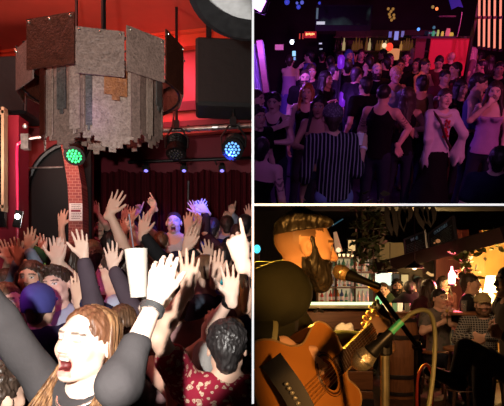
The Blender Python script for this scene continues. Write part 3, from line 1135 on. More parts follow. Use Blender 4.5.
def ring_panel(a, R, zt, w, h, m, tilt=0.0, stepped=0, rad_off=0.0, th=.008, studs=True):
    n_ = V(math.sin(a), -math.cos(a), 0); X = V(math.cos(a), math.sin(a), 0)
    Y = nrm(V(0, 0, 1) + n_ * tilt)
    o = V(CC[0], CC[1], zt) + n_ * (R + rad_off)
    if stepped:
        st = w / (2 * stepped + 1)
        bot = []
        for k in range(2 * stepped + 1):
            lv = -h + abs(k - stepped) * 0.028
            bot += [(-w / 2 + k * st, lv), (-w / 2 + (k + 1) * st, lv)]
        poly = [(-w / 2, 0)] + bot + [(w / 2, 0)]
    else:
        poly = [(-w / 2, 0), (-w / 2, -h), (w / 2, -h), (w / 2, 0)]
    po = MB().ext(poly, o, X, Y, th).build('panel', m, ch)
    if studs:
        for q in (-w / 2 + .02, w / 2 - .02) + ((0,) if w > .25 else ()):
            MB().ball(o + X * q - Y * .02 + n_ * .008, .0085, 8).build('stud', stud_m, po, smooth=True)
    return po


R8 = 0.49
ups = {-16: (m_brown, 3.10, .30, .275, .03), 14: (m_grey, 3.04, .255, .25, 0), 44: (m_grey, 3.08, .25, .25, 0), 74: (m_brown, 3.15, .25, .30, 0), -46: (m_grey, 3.03, .25, .24, 0), -76: (m_brown, 3.06, .25, .26, 0)}
for i in range(12):
    dg = (-16, 14, 44, 74, 104, 134, 164, 194, 224, 254, -76, -46)[i]
    mm, zt, wd, hh, ro = ups.get(dg, ((m_grey, m_brown)[i % 2], 3.10, .25, .25, 0))
    ring_panel(math.radians(dg), R8, zt, wd, hh, mm, 0.0, 0, ro)
for i in range(8):
    a = math.radians(-21 + 45 * i)
    ring_panel(a, .345, 2.95, .277, .37 + .155 * max(0, math.cos(a)) ** .5 + (.02 if i % 2 else 0), [m_grey, m_beige, m_grey, m_beige][i % 4], 0, 3, studs=False)
for i in range(8):
    a = math.radians(2 + 45 * i)
    ring_panel(a, .367, 2.93, .045, .30 + .15 * max(0, math.cos(a)), m_beige, 0, 0, studs=False)
for dg, mm, wd, hh in ((-21, m_black, .06, .30), (-48, m_brown, .08, .42), (-34, m_beige, .04, .44), (26, m_amber, .13, .22), (-8, m_beige, .06, .42), (4, m_black, .035, .40), (44, m_grey, .06, .44), (60, m_beige, .05, .40), (75, m_black, .07, .2)):
    ring_panel(math.radians(dg), .382, 2.92, wd, hh, mm, 0, 1, studs=False)
for i in range(6):
    a = math.radians(-10 + 60 * i)
    ring_panel(a, .22, 2.9, .17, .33, m_beige, 0, 2, studs=False)
fr_ = MB()
for R_, z_ in ((R8 - .012, 3.02), (.325, 2.93), (.22, 2.9), (R8 - .012, 2.86)):
    pts = [V(CC[0] + R_ * math.cos(t), CC[1] + R_ * math.sin(t), z_) for t in np.linspace(0, 2 * PI, 33)]
    fr_.tube(pts, .008, 6)
for k in range(6):
    a = k * PI / 3 + .3
    fr_.cyl(V(CC[0], CC[1], 3.10), V(CC[0] + .47 * math.cos(a), CC[1] + .47 * math.sin(a), 3.02), .007)
fr_.build('frame', black_metal, ch)
MB().cyl(V(CC[0], CC[1], 2.95), V(CC[0], CC[1], 4.4), .016).cyl(V(CC[0], CC[1], 4.36), V(CC[0], CC[1], 4.4), .07).build('stem', black_metal, ch)
MB().ball(px(95, 104, 3.02), (.03, .02, .05), 12).build('lamp_bulb', plain('violet_lamp', (.6, .3, .9), .3, em=(.62, .25, 1.0), es=6), ch, smooth=True)
light('POINT', 'violet_chandelier_light', px(95, 104, 2.80), .35, (.65, .3, 1.0), .03)
# bracket lamp under the left of the chandelier
b = MB().cyl(px(28, 139, 4.2), px(47, 136, 4.2), .012).box(px(26, 142, 4.2), (.06, .06, .12)).ball(px(25, 126, 4.2), .022, 8)
o = b.build('wall_bracket', steel); tag(o, 'small pale metal bracket on the red column', 'bracket')

# left side: red column, black booth window, arch and brick pillar
col_ = MB().box(px(13, 0, 4.6) * V(1, 1, 0) + V(0, 0, 1.56), (.19, .2, 3.12))
struct(col_, 'wall_column', magenta_wall)
pts = [px(17.5, 262, 4.45), px(17.5, 200, 4.45), px(17, 150, 4.45), px(19.5, 143, 4.45), px(26, 138, 4.5)]
o = MB().tube(pts, .012, 8, 5).build('trim_3', plain('magenta_gloss', (.65, .02, .10), .25)); tag(o, kind='structure')
w_ = MB().box(px(-4, 170, 4.3), (.16, .05, .95))
r = empty('booth_window', px(-4, 224, 4.3), 'black booth window with a thin beige frame at the left edge', 'window')
w_.build('pane', plain('dark_glass', (.005, .005, .006), .15), r)
fm = plain('beige_timber', (.30, .20, .12), .5)
f_ = MB().box(px(4.5, 160, 4.27), (.022, .07, .85)).box(px(-6, 207, 4.27), (.20, .07, .025)).box(px(-6, 113, 4.27), (.20, .07, .025))
f_.build('frame', fm, r)
arch = []
for t in np.linspace(0, PI / 2, 12):
    arch.append((px(84 - 59 * math.cos(t) ** 0.8 if t < PI / 2 - 1e-6 else 84, 205 - 63 * math.sin(t), 5.2)[0], px(0, 205 - 63 * math.sin(t), 5.2)[2]))
poly = [(arch[0][0], 0.55)] + arch + [(px(90, 0, 5.2)[0], arch[-1][1]), (px(90, 0, 5.2)[0], .55)]
o = MB().ext([(x, z) for x, z in poly][::-1], (0, 5.25, 0), (1, 0, 0), (0, 0, 1), .06).build('door_1', plain('black_archway', (.004, .004, .005), .8)); tag(o, kind='structure')
struct(slab((-4.2, 5.28, 0.5), (px(92, 0, 5.3)[0], 5.36, 3.25)), 'wall_arch', red_dark)
o = MB().tube([V(x, 5.2, z) for x, z in arch], .03, 8).build('trim_4', black_metal); tag(o, kind='structure')
o = MB().tube([px(25, 168, 4.95), px(63, 167, 4.95)], .008, 6).build('hanging_wire', steel); tag(o, 'thin pale wire stretched across the dark archway', 'wire')
# curved patterned pillar
m, nt, b = nodes_of('red_patterned_brick'); co = coords(nt)
bt = N(nt, 'ShaderNodeTexBrick', i_Scale=9.0); bt.inputs['Color1'].default_value = (.30, .05, .035, 1); bt.inputs['Color2'].default_value = (.20, .02, .02, 1); bt.inputs['Mortar'].default_value = (.42, .16, .12, 1)
nt.links.new(coords(nt, (1, 1, 1), (PI / 2, 0, 0)), bt.inputs['Vector']); nt.links.new(bt.outputs[0], b.inputs['Base Color'])
pil = []
L_ = [(62, 145), (66, 165), (69, 185), (70, 206), (70, 300)]; R_ = [(84, 300), (84, 206), (82.5, 185), (79, 165), (73, 145)]
pp = [px(x, y, 5.0) for x, y in L_ + R_]
o = MB().ext([(p_[0], max(p_[2], .0)) for p_ in pp], (0, 5.05, 0), (1, 0, 0), (0, 0, 1), .18).build('wall_pillar', m); tag(o, kind='structure')
r = empty('poster', px(76, 221, 4.9), 'white printed notice pinned to the patterned red pillar', 'poster')
MB().box(px(75.8, 212, 4.93), (.125, .006, .165)).build('sheet', plain('white_paper', (.75, .72, .70), .7, var=.03), r)
t_ = MB()
rng = random.Random(4)
for i in range(9):
    y_ = 204.8 + i * 1.7
    if i in (3, 4): continue
    x_ = 71.5
    while x_ < 80:
        wd = rng.uniform(.6, 1.8); t_.box(px(x_ + wd / 2, y_, 4.925), (wd * .0090, .003, .006)); x_ += wd + .4
t_.build('printed_text', plain('grey_ink', (.12, .06, .06), .7), r)
MB().box(px(75.8, 210.8, 4.925), (.09, .003, .022)).build('printed_band', plain('dark_red_ink', (.25, .03, .05), .7), r)
o = MB().box(px(22, 193, 5.26), (.05, .03, .03)).build('exit_lamp', plain('red_indicator', (.8, .02, .02), .3, em=(1, .03, .02), es=2)); tag(o, 'tiny red indicator lamp in the dark archway', 'indicator lamp')

# partitions added between the halls to keep their light apart
white_board = plain('white_partition_board', (.8, .8, .8), .5, var=.02)
border_glow = plain('lit_white_edge', (.9, .9, .9), .4, em=(1, 1, 1), es=0.95, var=0)  # glow added so the partition edges show as white border lines
dk = plain('black_partition_felt', (.004, .004, .005), 1.0)
dk.node_tree.nodes['Principled BSDF'].inputs['Specular IOR Level'].default_value = 0.0
D0 = 1.1
o = MB().box((0.0016, 5.3, 2.2), (.0034, 8.4 , 5.0)).build('wall_partition', dk); tag(o, kind='structure')
# ------------------------------------------------------------------ the left crowd
ROOM = LEFT
T = lambda n, *a, **k: cloth(n, *a, **k)
black_c = T('black_knit', (.02, .02, .022))
charcoal = T('charcoal_ribbed_knit', (.055, .05, .052))
navy = T('navy_cotton', (.02, .022, .06))
sheer = T('sheer_black_mesh', (.09, .065, .085))
mauve = T('mauve_cotton', (.30, .17, .17))
slate = T('slate_blue_cotton', (.10, .13, .19))
white_c = T('white_cotton', (.70, .70, .74))
paleblue = T('pale_blue_shirting', (.45, .50, .66))
maroon = T('maroon_cotton', (.22, .02, .03))
denim_l = T('light_denim', (.22, .30, .42))
paisley = T('red_paisley', (.27, .012, .035), (.62, .52, .36), 'paisley', 42)
blueplaid = T('striped_grey_shirting', (.4, .38, .36), (.08, .08, .08), 'stripes', 60)
red_c = T('red_knit', (.40, .03, .03))


def long_locks(c, col, n, seed, L=.36, spread=1.0, rad=.008):
    """loose strands falling from the crown, each a tapered tube"""
    P, s, hc, up = c['P'], c['s'], c['hc'], c['up']
    rng = random.Random(seed); mb = MB()
    for i in range(n):
        a = math.radians(rng.uniform(-186, 6))
        x_, y_ = math.cos(a), math.sin(a)
        side = 1 if x_ > 0 else -1
        t0 = rng.uniform(.0, 1)
        p0 = P(side * .006 + x_ * .02 * t0, -.005 - .07 * t0 * (y_ < 0) + rng.uniform(-.01, .01), .128 - .010 * t0)
        p1 = P(x_ * .074, y_ * .085 - .012, .088)
        p2 = P(x_ * .090, y_ * .095 - .012, .0)
        p3 = P(x_ * .098, y_ * .098 - .012, -.08) + up * rng.uniform(-.01, .01)
        out = nrm(p3 - hc); out[2] = 0
        w_ = rng.uniform(-.02, .02) * spread
        fw = c['f'] * (.13 if abs(y_) < .55 else 0) - c['r'] * (.03 * side if abs(y_) < .55 else 0)
        p4 = p3 - up * L * .35 + out * .03 * spread + c['r'] * w_ + fw
        p5 = p4 - up * L * .35 + out * rng.uniform(-.02, .025) * spread + c['r'] * w_ + fw
        p6 = p5 - up * L * rng.uniform(.15, .4) + c['r'] * rng.uniform(-.02, .02)
        pts = [p0, p1, p2, p3, p4, p5, p6]
        rr = rng.uniform(.6, 1.15) * rad
        mb.tube(pts, lambda t, q=rr: q * (1.0 - .75 * max(0, t - .4) / .6) if t > .02 else q * .6, 6, 5)
    keep_v = [v for v in mb.v]
    return mb.build('hair_strands', hair_mat(col, HAIR[col]) if isinstance(col, str) else col, c['root'], smooth=True)


def woman_extra(c):
    streak = hair_mat('auburn_blond', (.10, .04, .018), (.36, .19, .085))
    long_locks(c, streak, 260, 3, .42, 1.3, .0078)
    # necklace
    nb, f, r, s = c['nb'], c['f'], c['r'], c['s']
    pts = [nb + r * math.sin(t) * .078 + f * (math.cos(t) * .085 + .02) + V(0, 0, .012 - .045 * max(0, math.cos(t))) for t in np.linspace(-2.0, 2.0, 24)]
    MB().tube(pts, .0055, 8).build('necklace', plain('silver', (.75, .72, .68), .25, .9), c['root'], smooth=True)
    band(c, 'L', plain('silver_band', (.5, .5, .5), .25, .9), .022, .90, 'bracelet')


person('woman with long auburn hair and eyes closed, shouting with both arms raised', 87, 345, 1.5, yaw=-24, nod=10, roll=-4, turn=0, skin=(.86, .62, .50), hair=('short', (.10, .04, .018)),
       top=('long', charcoal), female=True, mouth=True, closed=True, res=.0042, lips=(.62, .20, .17), brow=(.30, .16, .09),
       arms=((-52, 225, -60, 190, 'open', -.08, 1, (0, 0, -.5)), (155, 302, 169, 238, 'relax', -.16, -1, (-.5, -1.2, -.5))), slf=.45, hairh=.125, extra=woman_extra)

person('man in a blue baseball cap and navy top, seen from behind', 40, 307, 2.79, yaw=176, skin='fair', hair=('cap', 'dark'), top=('long', navy), res=.006,
       arms=(( 80, 301, 79, 272, 'flat', -.1, 1), None),
       extra=lambda c: (cap(c, T('blue_cap_cotton', (.07, .07, .30)), brim=False, low=-.03)))
person('man with dark quiff and pink lit face in a white shirt', 57, 286, 3.25, yaw=-8, roll=8, skin='pale', hair=('quiff', 'dark'), top=('tee', paleblue), res=.0055)
person('dark-haired woman looking over the blue cap', 31, 279, 3.6, yaw=5, skin='fair', hair=('bob', 'dark'), top=('tee', black_c), female=True, res=.006)
person('bearded man in a black beanie', 33, 266, 4.1, yaw=10, skin='fair', hair=('beanie', 'dark'), beard='dark', top=('long', denim_l), res=.006,
       arms=(None, None), extra=lambda c: beanie(c, black_c))
person('girl with brown bob at the left edge behind the dark sleeve', 7, 303, 3.0, yaw=60, skin='pale', hair=('bob', 'brown'), top=('tee', black_c), female=True, res=.006)
person('woman with long dark hair seen from behind, near the praying hands', 71, 262, 3.5, yaw=190, skin='fair', hair=('long', 'dark'), top=('tee', black_c), female=True, res=.007)
person('dark curly-haired man facing left in a pale blue collar', 115, 274, 3.3, yaw=-80, skin='fair', hair=('curly', 'dark'), top=('tee', paleblue), res=.006)
person('short-haired man facing left in a slate blue tee', 203, 275, 3.2, yaw=-118, skin='fair', hair=('shaved', 'brown'), top=('tee', slate), res=.0055)
person('brown-haired person in a mauve tee reaching up with a teal wristband', 172, 303, 2.75, yaw=185, turn=-30, skin='fair', hair=('tousled', 'brown'), top=('tee', mauve), res=.0055,
       arms=((216, 281, 220, 237, 'flat', .0, 1, (0, 0, -1)), (172, 398, 181, 357, 'flat', -.45, 1)),
       extra=lambda c: band(c, 'R', plain('teal_rubber', (.05, .55, .65), .4), .018, .93))
person('man with thick black curly hair and red paisley shirt, seen from behind', 227, 349, 2.02, yaw=182, skin='fair', hair=('curly', 'black'), top=('tee', paisley), res=.005,
       arms=(None, (187, 290, 189, 252, 'open', -.02, 1, (0, -1.3, -1))))
person('person with raised arms behind the curly black hair, wearing a black watch', 231, 338, 2.75, yaw=180, skin='fair', hair=('short', 'brown'), top=('tee', black_c), res=.006,
       arms=((247, 306, 248, 274, 'open', -.0, 1), (213, 334, 207, 302, 'hold', -.35, -1)))
person('person beside the paisley shirt raising one hand with a black watch', 236, 352, 2.9, yaw=180, skin='pale', hair=('short', 'brown'), top=('tee', blueplaid), res=.006,
       arms=(None, (231, 299, 229, 268, 'open', -.15, 1)), extra=lambda c: band(c, 'L', black_metal, .024, .9, 'watch'))
person('person reaching in from the right edge, index finger pointing up', 330, 330, 2.0, yaw=182, skin='pale', hair=('short', 'brown'), top=('tee', black_c), res=.0045,
       arms=(None, (243, 262, 233, 216, 'point', -.15, -1, (1.5, 0, -.5))))
person('person in sheer black sleeves with both arms raised', 124, 326, 2.7, yaw=178, skin='pale', hair=('bob', 'brown'), top=('long', sheer), female=True, res=.0055,
       arms=((106, 250, 104, 228, 'open', .1, 1, (1, 0, -.3)), (84, 257, 79, 226, 'open', -.1, 1, (1.2, 0, -1))))
person('person in a maroon tee stretching one bare arm high', 96, 266, 3.9, yaw=178, skin='fair', hair=('short', 'dark'), top=('tee', maroon), res=.006,
       arms=((110, 214, 124, 188, 'open', .0, 1), None))
person('dark curly-haired person at the bottom left corner', -3, 398, 1.7, yaw=150, skin='fair', hair=('curly', 'dark'), top=('tee', black_c), res=.006)
person('person with both bare arms raised at the left edge', 7, 284, 3.7, yaw=180, skin='fair', hair=('short', 'dark'), top=('tee', maroon), res=.006,
       arms=((16, 259, 14, 239, 'open'), (8, 260, 2, 238, 'open')))
ph = person('person holding up a lit phone at the left', 20, 276, 4.4, yaw=180, skin='fair', hair=('short', 'dark'), top=('long', T('grey_cotton', (.2, .22, .25))), res=.007,
       arms=(None, (17, 236, 18, 222, 'hold')))
c = px(18, 219, 4.36)
r = empty('mobile_phone', c, 'phone held up with its torch shining', 'phone')
MB().box(c, (.072, .010, .145), rotm((0, 1, 0), .2), .004).build('phone_body', plain('black_glass', (.01, .01, .01), .2), r)
MB().ball(c + V(0, -.01, .02), .022, 12).build('torch', plain('torch_light', (1, 1, 1), .3, em=(1, .98, .9), es=14), r, smooth=True)
person('person in light denim raising one open hand by the beanie', 22, 296, 4.0, yaw=180, skin='tan', hair=('short', 'dark'), top=('long', denim_l), res=.007,
       arms=((29, 250, 31, 232, 'open'), (18, 262, 20, 248, 'open')))
person('person raising one green lit hand', 45, 284, 4.1, yaw=180, skin='pale', hair=('short', 'brown'), top=('long', T('green_cotton', (.05, .3, .08))), res=.007,
       arms=(None, (43, 254, 42, 237, 'open')))
person('person with hands pressed together above the quiff', 62, 300, 3.35, yaw=180, skin='pale', hair=('short', 'dark'), top=('tee', maroon), res=.006,
       arms=((60, 262, 60, 235, 'flat', -.02, 1), (55, 262, 56, 236, 'open', -.02, 1)))
person('person in a dark sleeve raising one open palm, centre of the crowd', 139, 270, 3.9, yaw=176, skin='fair', hair=('short', 'dark'), top=('long', black_c), res=.006,
       arms=((143, 235, 148, 209, 'open'), None))
person('person in a black sleeve reaching up below the blue-lit dancer', 176, 278, 3.9, yaw=180, skin='fair', hair=('tousled', 'dark'), top=('long', black_c), res=.006,
       arms=((187, 250, 197, 222, 'flat', 0, 1), None))
person('person raising both hands left of the grey partition', 236, 283, 4.0, yaw=180, skin='fair', hair=('short', 'brown'), top=('tee', slate), res=.007,
       arms=((243, 262, 246, 240, 'open'), (209, 262, 206, 240, 'open')))
# on the raised stage
LEFT.floor = 0.55
ROOM = LEFT


def blue_extra(c):
    pass


person('cheering man in a white tank top lit blue, arms spread wide', 174, 223, 5.9, yaw=2, skin='pale', hair=('shaved', 'dark'), top=('tank', white_c), res=.0065, mouth=True,
       arms=((154, 208, 149, 199, 'point', -.1, 1), (198, 214, 204, 205, 'open', -.1, 1)))
person('person in a dark sleeve clasping hands with the blue-lit man', 238, 236, 5.6, yaw=180, skin='fair', hair=('short', 'dark'), top=('long', T('dark_plum_cotton', (.06, .03, .06))), res=.007,
       arms=(None, (207, 213, 200, 206, 'open', 0, 1)))
fars = [
    (73, 222, 5.75, 175, 'dark', 'short', red_c, 'long', ((64, 214, 59, 203, 'open'), (64, 228, 55, 218, 'open'))[::-1], 'person in red sleeves with both hands up before the notice'),
    (88, 229, 6.2, 180, 'dark', 'short', maroon, 'tee', (None, (89, 206, 86, 194, 'point')), 'distant person raising two fingers at the left of the curtain'),
    (101, 227, 6.3, 10, 'dark', 'bob', black_c, 'tee', (None, (98, 214, 96, 205, 'open')), 'distant dark-haired person facing the camera, one hand raised'),
    (119, 231, 6.0, 180, 'brown', 'short', white_c, 'tee', ((124, 220, 127, 208, 'open'), None), 'distant brown-haired person in white with one hand raised'),
    (133, 232, 6.3, 180, 'black', 'short', black_c, 'long', ((137, 214, 141, 204, 'point'), None), 'distant black-haired person pointing a finger to the curtain'),
    (150, 235, 6.1, 180, 'dark', 'bob', slate, 'tee', (None, None), 'distant person with a dark bob under the raised fist'),
    (161, 243, 5.6, 185, 'brown', 'short', black_c, 'tee', (None, 'up'), 'distant person just left of the blue-lit man'),
    (192, 240, 5.6, 180, 'black', 'short', navy, 'tee', (None, None), 'black-haired person at the feet of the blue-lit man'),
    (213, 229, 6.2, 180, 'dark', 'short', T('royal_blue_cotton', (.03, .04, .3)), 'tee', (None, (197, 214, 192, 204, 'open')), 'distant person in royal blue right of the clasped hands'),
    (227, 226, 6.0, 180, 'dark', 'short', paleblue, 'long', ((231, 214, 234, 199, 'point'), (226, 222, 228, 213, 'hold')), 'distant person in pale sleeves pointing one finger up'),
    (245, 226, 6.0, 180, 'black', 'short', black_c, 'long', ((250, 220, 248, 207, 'open'), None), 'distant black-haired person at the right end of the curtain'),
    (110, 243, 5.55, 185, 'black', 'bob', T('yellow_cotton', (.35, .3, .05)), 'tee', (None, None), 'person in a yellow top at the front of the stage'),
]
for (x, y, d, yw, hc_, hs, tm, tk, ar, lb) in fars:
    person(lb, x, y, d, yaw=yw, skin='fair', hair=(hs, hc_), top=(tk, tm), arms=ar, res=.0075, group='people on the raised stage')
LEFT.floor = 0.0
person('person with a dark bob behind the white paper cup', 146, 284, 3.6, yaw=180, skin='fair', hair=('bob', 'dark'), top=('tee', black_c), res=.007)
person('brown-haired person between the stage and the sheer sleeves', 93, 254, 4.9, yaw=180, skin='fair', hair=('short', 'brown'), top=('tee', T('grey_cotton', (.2, .22, .25))), res=.008, arms=(None, 'up'))
person('person in royal blue behind the pointing finger', 224, 258, 4.7, yaw=180, skin='fair', hair=('short', 'black'), top=('tee', MATS['royal_blue_cotton']), res=.008, arms=(None, 'up'))
person('dark-haired person in front of the curtain, hands high', 158, 262, 4.8, yaw=180, skin='fair', hair=('short', 'dark'), top=('tee', maroon), res=.008, arms=('up', 'up'))

# the cup held up with a straw
a, b = px(139, 297, 1.40), px(136, 249, 1.40)
r = empty('paper_cup', a, 'white cup with a dark straw held up beside the raised wrist', 'cup')
MB().lathe(a, [(.001, 0), (.022, 0), (.031, np.linalg.norm(b - a)), (.029, np.linalg.norm(b - a)), (.020, .004), (.001, .004)], b - a, 32, cap=False).build('cup', plain('cream_cup', (.50, .46, .40), .4), r, smooth=False)
MB().cyl(px(139, 290, 1.40), px(129, 214, 1.39), .0022, n=8).build('straw', plain('dark_straw', (.05, .04, .05), .4), r)

# lights of this hall: the photographer's flash, the red room lights and a warm fill added for the ceiling
light('SPOT', 'camera_flash', (-.26, 0.0, 1.80), 350, (1.0, .93, .86), .02, (-.26 - .32 * 3, 3.0, 2.12), 63, .15)
light('AREA', 'red_hall_light', (-2.0, 3.4, 4.3), 60, (1.0, .25, .18), 1.6, (-2.0, 4.4, 1.0))
light('SPOT', 'ceiling_wash', (-1.9, 3.6, 2.35), 140, (1.0, .75, .62), .3, (-1.8, 5.2, 4.3), 120, .9)
light('SPOT', 'stage_wash', (-1.0, 5.2, 4.1), 60, (1.0, .15, .3), .3, (-1.0, 7.6, 2.8), 100, .8)
light('POINT', 'magenta_crowd_light', px(68, 290, 2.95), .35, (1.0, .12, .7), .03)
light('POINT', 'magenta_crowd_light', px(4, 288, 2.6), .35, (1.0, .15, .7), .03)
# ================================================================== UPPER RIGHT: dark club seen from a landing
ROOM = CLUB
px = lambda x, y, d: ROOM.px(x, y, d)
FZ = CLUB.floor


def dfor(x, y, h=1.68):
    """room depth at which a head centre at this pixel belongs to someone h metres tall"""
    p = px(x, y, 1.0)
    return (h - .118 + FZ) / p[2] if p[2] < -0.01 else 14.0


dk_floor = plain('club_floor', (.012, .010, .014), .35, var=.4, ns=4)
dk_wall = plain('club_black_wall', (.010, .009, .012), .8, var=.3, ns=3)
struct(slab((.02, 7.1, FZ - .06), (9.5, 16.5, FZ)), 'floor_club', dk_floor)
struct(slab((.02, 16.4, FZ), (9.5, 16.5, 1.6)), 'wall_back_club', dk_wall)
struct(slab((7.9, 12.2, FZ), (9.5, 12.3, 1.6)), 'wall_right_club', plain('club_red_black_wall', (.05, .003, .004), .5, var=.6, ns=6))


def pbox(x0, y0, x1, y1, d, th=.1):
    """box whose front face fills the pixel rectangle at room depth d"""
    a, b, c_ = px(x0, y1, d), px(x1, y0, d), px(x0, y0, d)
    w = b[0] - a[0]; h = b[2] - a[2]
    return MB().box(((a[0] + b[0]) / 2, d + th / 2, (a[2] + b[2]) / 2), (w, th, h))


def em(name, c, s, base=None):
    return plain(name, base or [q * .5 for q in c], .4, em=c, es=s, var=0)


# left: draped curtain in violet light, leaning panel, projector
vs = []; fs = []
for i in range(60):
    u = i / 59
    for j in range(12):
        t = j / 11
        p = px(253.2 + u * (6 + 5 * t), 44 + t * 62, 8.4)
        p[1] += .05 * math.sin(u * 26 + t) ; vs.append(p)
for i in range(59):
    for j in range(11):
        a = i * 12 + j; fs.append((a, a + 1, a + 13, a + 12))
n_ = len(vs)
vs2 = [p + V(0, .02, 0) for p in vs]
o = mesh_obj('drape', vs + vs2, fs + [tuple(n_ + q for q in f[::-1]) for f in fs], cloth('violet_drape', (.55, .45, .7)))
tag(o, 'pale drape glowing violet at the left edge of the club', 'drape')
a, b = px(259, 40, 8.2), px(266.5, 93, 8.2)
c = (a + b) / 2
ln = np.linalg.norm(b - a)
r = empty('leaning_board', b, 'brownish board leaning beside the violet drape', 'board')
MB().box(c, (.09, .03, ln), frame(a - b, (1, 0, 0)), .006).build('board', wood('plum_brown_board', (.16, .06, .07), (.22, .09, .09)), r)
MB().box(c + V(.05, -.005, 0), (.014, .05, ln), frame(a - b, (1, 0, 0))).build('frame', black_metal, r)
c = px(258, 3, 6.0)
r = empty('projector', c, 'bright violet stage projector at the top left of the club', 'projector')
MB().box(c + V(0, .18, .02), (.24, .26, .20), rotm((0, 1, 0), .3), .02).build('housing', black_metal, r)
MB().box(c + V(0, .03, 0), (.13, .03, .12), rotm((0, 1, 0), .5), .008).build('lens', em('violet_beam_glass', (.75, .25, 1.0), 5), r)
MB().cyl(c + V(0, .18, .1), c + V(0, .18, 1.0), .02).build('bracket', black_metal, r)
o = pbox(275, 44.5, 283.5, 50, 9.5, .03).build('wall_sign', plain('dull_pink_plaque', (.45, .16, .18), .5, em=(.35, .10, .13), es=.55)); tag(o, 'small dull pink sign on the black wall', 'sign')
r = empty('spot_lamp', px(292, 42, 9.3), 'small dazzling white spot lamp above the woman with the bare back', 'lamp')
MB().lathe(px(292, 42, 9.3), [(.03, .0), (.05, .05), (.05, .12)], (0, 1, .15), 16).build('housing', black_metal, r)
MB().ball(px(292, 42, 9.28), (.032, .03, .036), 12).build('bulb', em('white_bulb', (.75, .85, 1), 7), r, smooth=True)
r = empty('glass_tube_lamp', px(294, 58, 9.3), 'small upright pale cyan lamp beside the woman with the bare back', 'lamp')
MB().cyl(px(294, 56, 9.3), px(294, 51, 9.3), .028).build('tube', em('cyan_tube', (.25, .6, .7), 1.2), r)
MB().cyl(px(294.6, 60, 9.3), px(294.6, 57, 9.3), .018).build('stem', em('cyan_stem', (.2, .45, .6), .7), r)
for i, (x, y, s_) in enumerate(((287, 2, .05), (297, 3, .025), (298.5, 7, .04), (302, 2.5, .035), (319.5, 3, .025))):
    r = empty('stage_spot', px(x, y, 9.8), 'blue glinting spot lamp under the ceiling, %s' % ['leftmost of the row', 'second from left, smallest', 'hanging lowest, in the middle', 'just right of the lowest one', 'alone by the screen'][i], 'stage light', 'blue spots under the club ceiling')
    MB().lathe(px(x, y, 9.8), [(.03, 0), (s_, .02), (s_, .12), (.03, .16)], (0, 1, .5), 14).build('housing', black_metal, r)
    MB().ball(px(x, y, 9.77), (s_ * .9, .02, s_ * .9), 10).build('lens', em('blue_lens_%d' % (i % 2), ((.05, .08, .8), (.15, .18, .9))[i % 2], .6, (.02, .02, .05)), r, smooth=True)

# projection screen
r = empty('wall_screen', px(343, 17, 11), 'dark wall screen with pale reflections in its lower left corner', 'screen')
pbox(315, 5, 373, 31, 11, .08).build('casing', plain('screen_casing', (.01, .01, .011), .8), r)
m, nt, b = nodes_of('dim_screen'); co = coords(nt)
nz = N(nt, 'ShaderNodeTexNoise', i_Scale=1.6, i_Detail=3.0); nt.links.new(co, nz.inputs['Vector'])
b.inputs['Base Color'].default_value = (.01, .012, .014, 1); b.inputs['Roughness'].default_value = .6; b.inputs['Specular IOR Level'].default_value = .1
nt.links.new(ramp(nt, nz.outputs[0], [(.5, (0, 0, 0)), (.75, (.05, .09, .09))]), b.inputs['Emission Color']); b.inputs['Emission Strength'].default_value = .5
pbox(317, 6.5, 371, 25, 10.985, .012).build('screen_glass', m, r)
pbox(316.5, 21.5, 325, 24.5, 10.97, .012).build('bright_caption', em('pale_screen_glow', (.55, .6, .6), .9), r)  # reflections put on the screen as glowing strips
pbox(316, 8, 318.5, 19, 10.97, .012).build('edge_glow', em('faint_screen_glow', (.15, .3, .28), .35), r)
# red glowing sign
r = empty('neon_sign', px(310, 38, 12), 'small glowing red and yellow sign with blurred lettering', 'sign')
pbox(304.5, 31.5, 316.5, 38, 12, .06).build('housing', plain('red_sign_box', (.25, .01, .01), .5, em=(.9, .03, .01), es=.35), r)
for i in range(6):
    pbox(305.8 + i * 1.5, 33 + .3 * (i % 2), 307.0 + i * 1.5, 35.4 - .3 * (i % 3), 11.98, .02).build('luminous_letter', em('red_yellow_glow', (1.0, .38, .12), 2.2), r)
for i, x in enumerate((299.8, 303)):
    o = pbox(x - .6, 33.5, x + .6, 39, 12, .04).build('red_tube_lamp', em('dim_red_tube', (.7, .06, .02), .7))
    tag(o, ['dim vertical red tube, left one beside the glowing sign', 'dim vertical red tube, right one beside the glowing sign'][i], 'tube light', 'dim red tubes by the sign')
for i, (x, y, c_) in enumerate(((320.5, 43.5, (.6, .6, .8)), (321, 49, (.3, .32, .4)))):
    o = MB().box(px(x, y, 12), (.06, .03, .025)).build('small_display', em('display_%d' % i, c_, .9)); tag(o, ['small white display glowing under the wall screen', 'dimmer small display below the white one'][i], 'display')
for i, x in enumerate((366, 369.2)):
    r = empty('violet_lamp', px(x, 15.5, 11.5), ['left one of two small violet lamps in the dark', 'right one of two small violet lamps in the dark'][i], 'lamp', 'twin violet lamps')
    MB().ball(px(x, 15.6 - i * .7, 11.5), .034, 10).build('bulb', em('violet_bulb', (.5, .12, 1), 1.6), r, smooth=True)
    MB().cyl(px(x, 14.5, 11.55), px(x, 9, 11.55), .012).build('stem', black_metal, r)

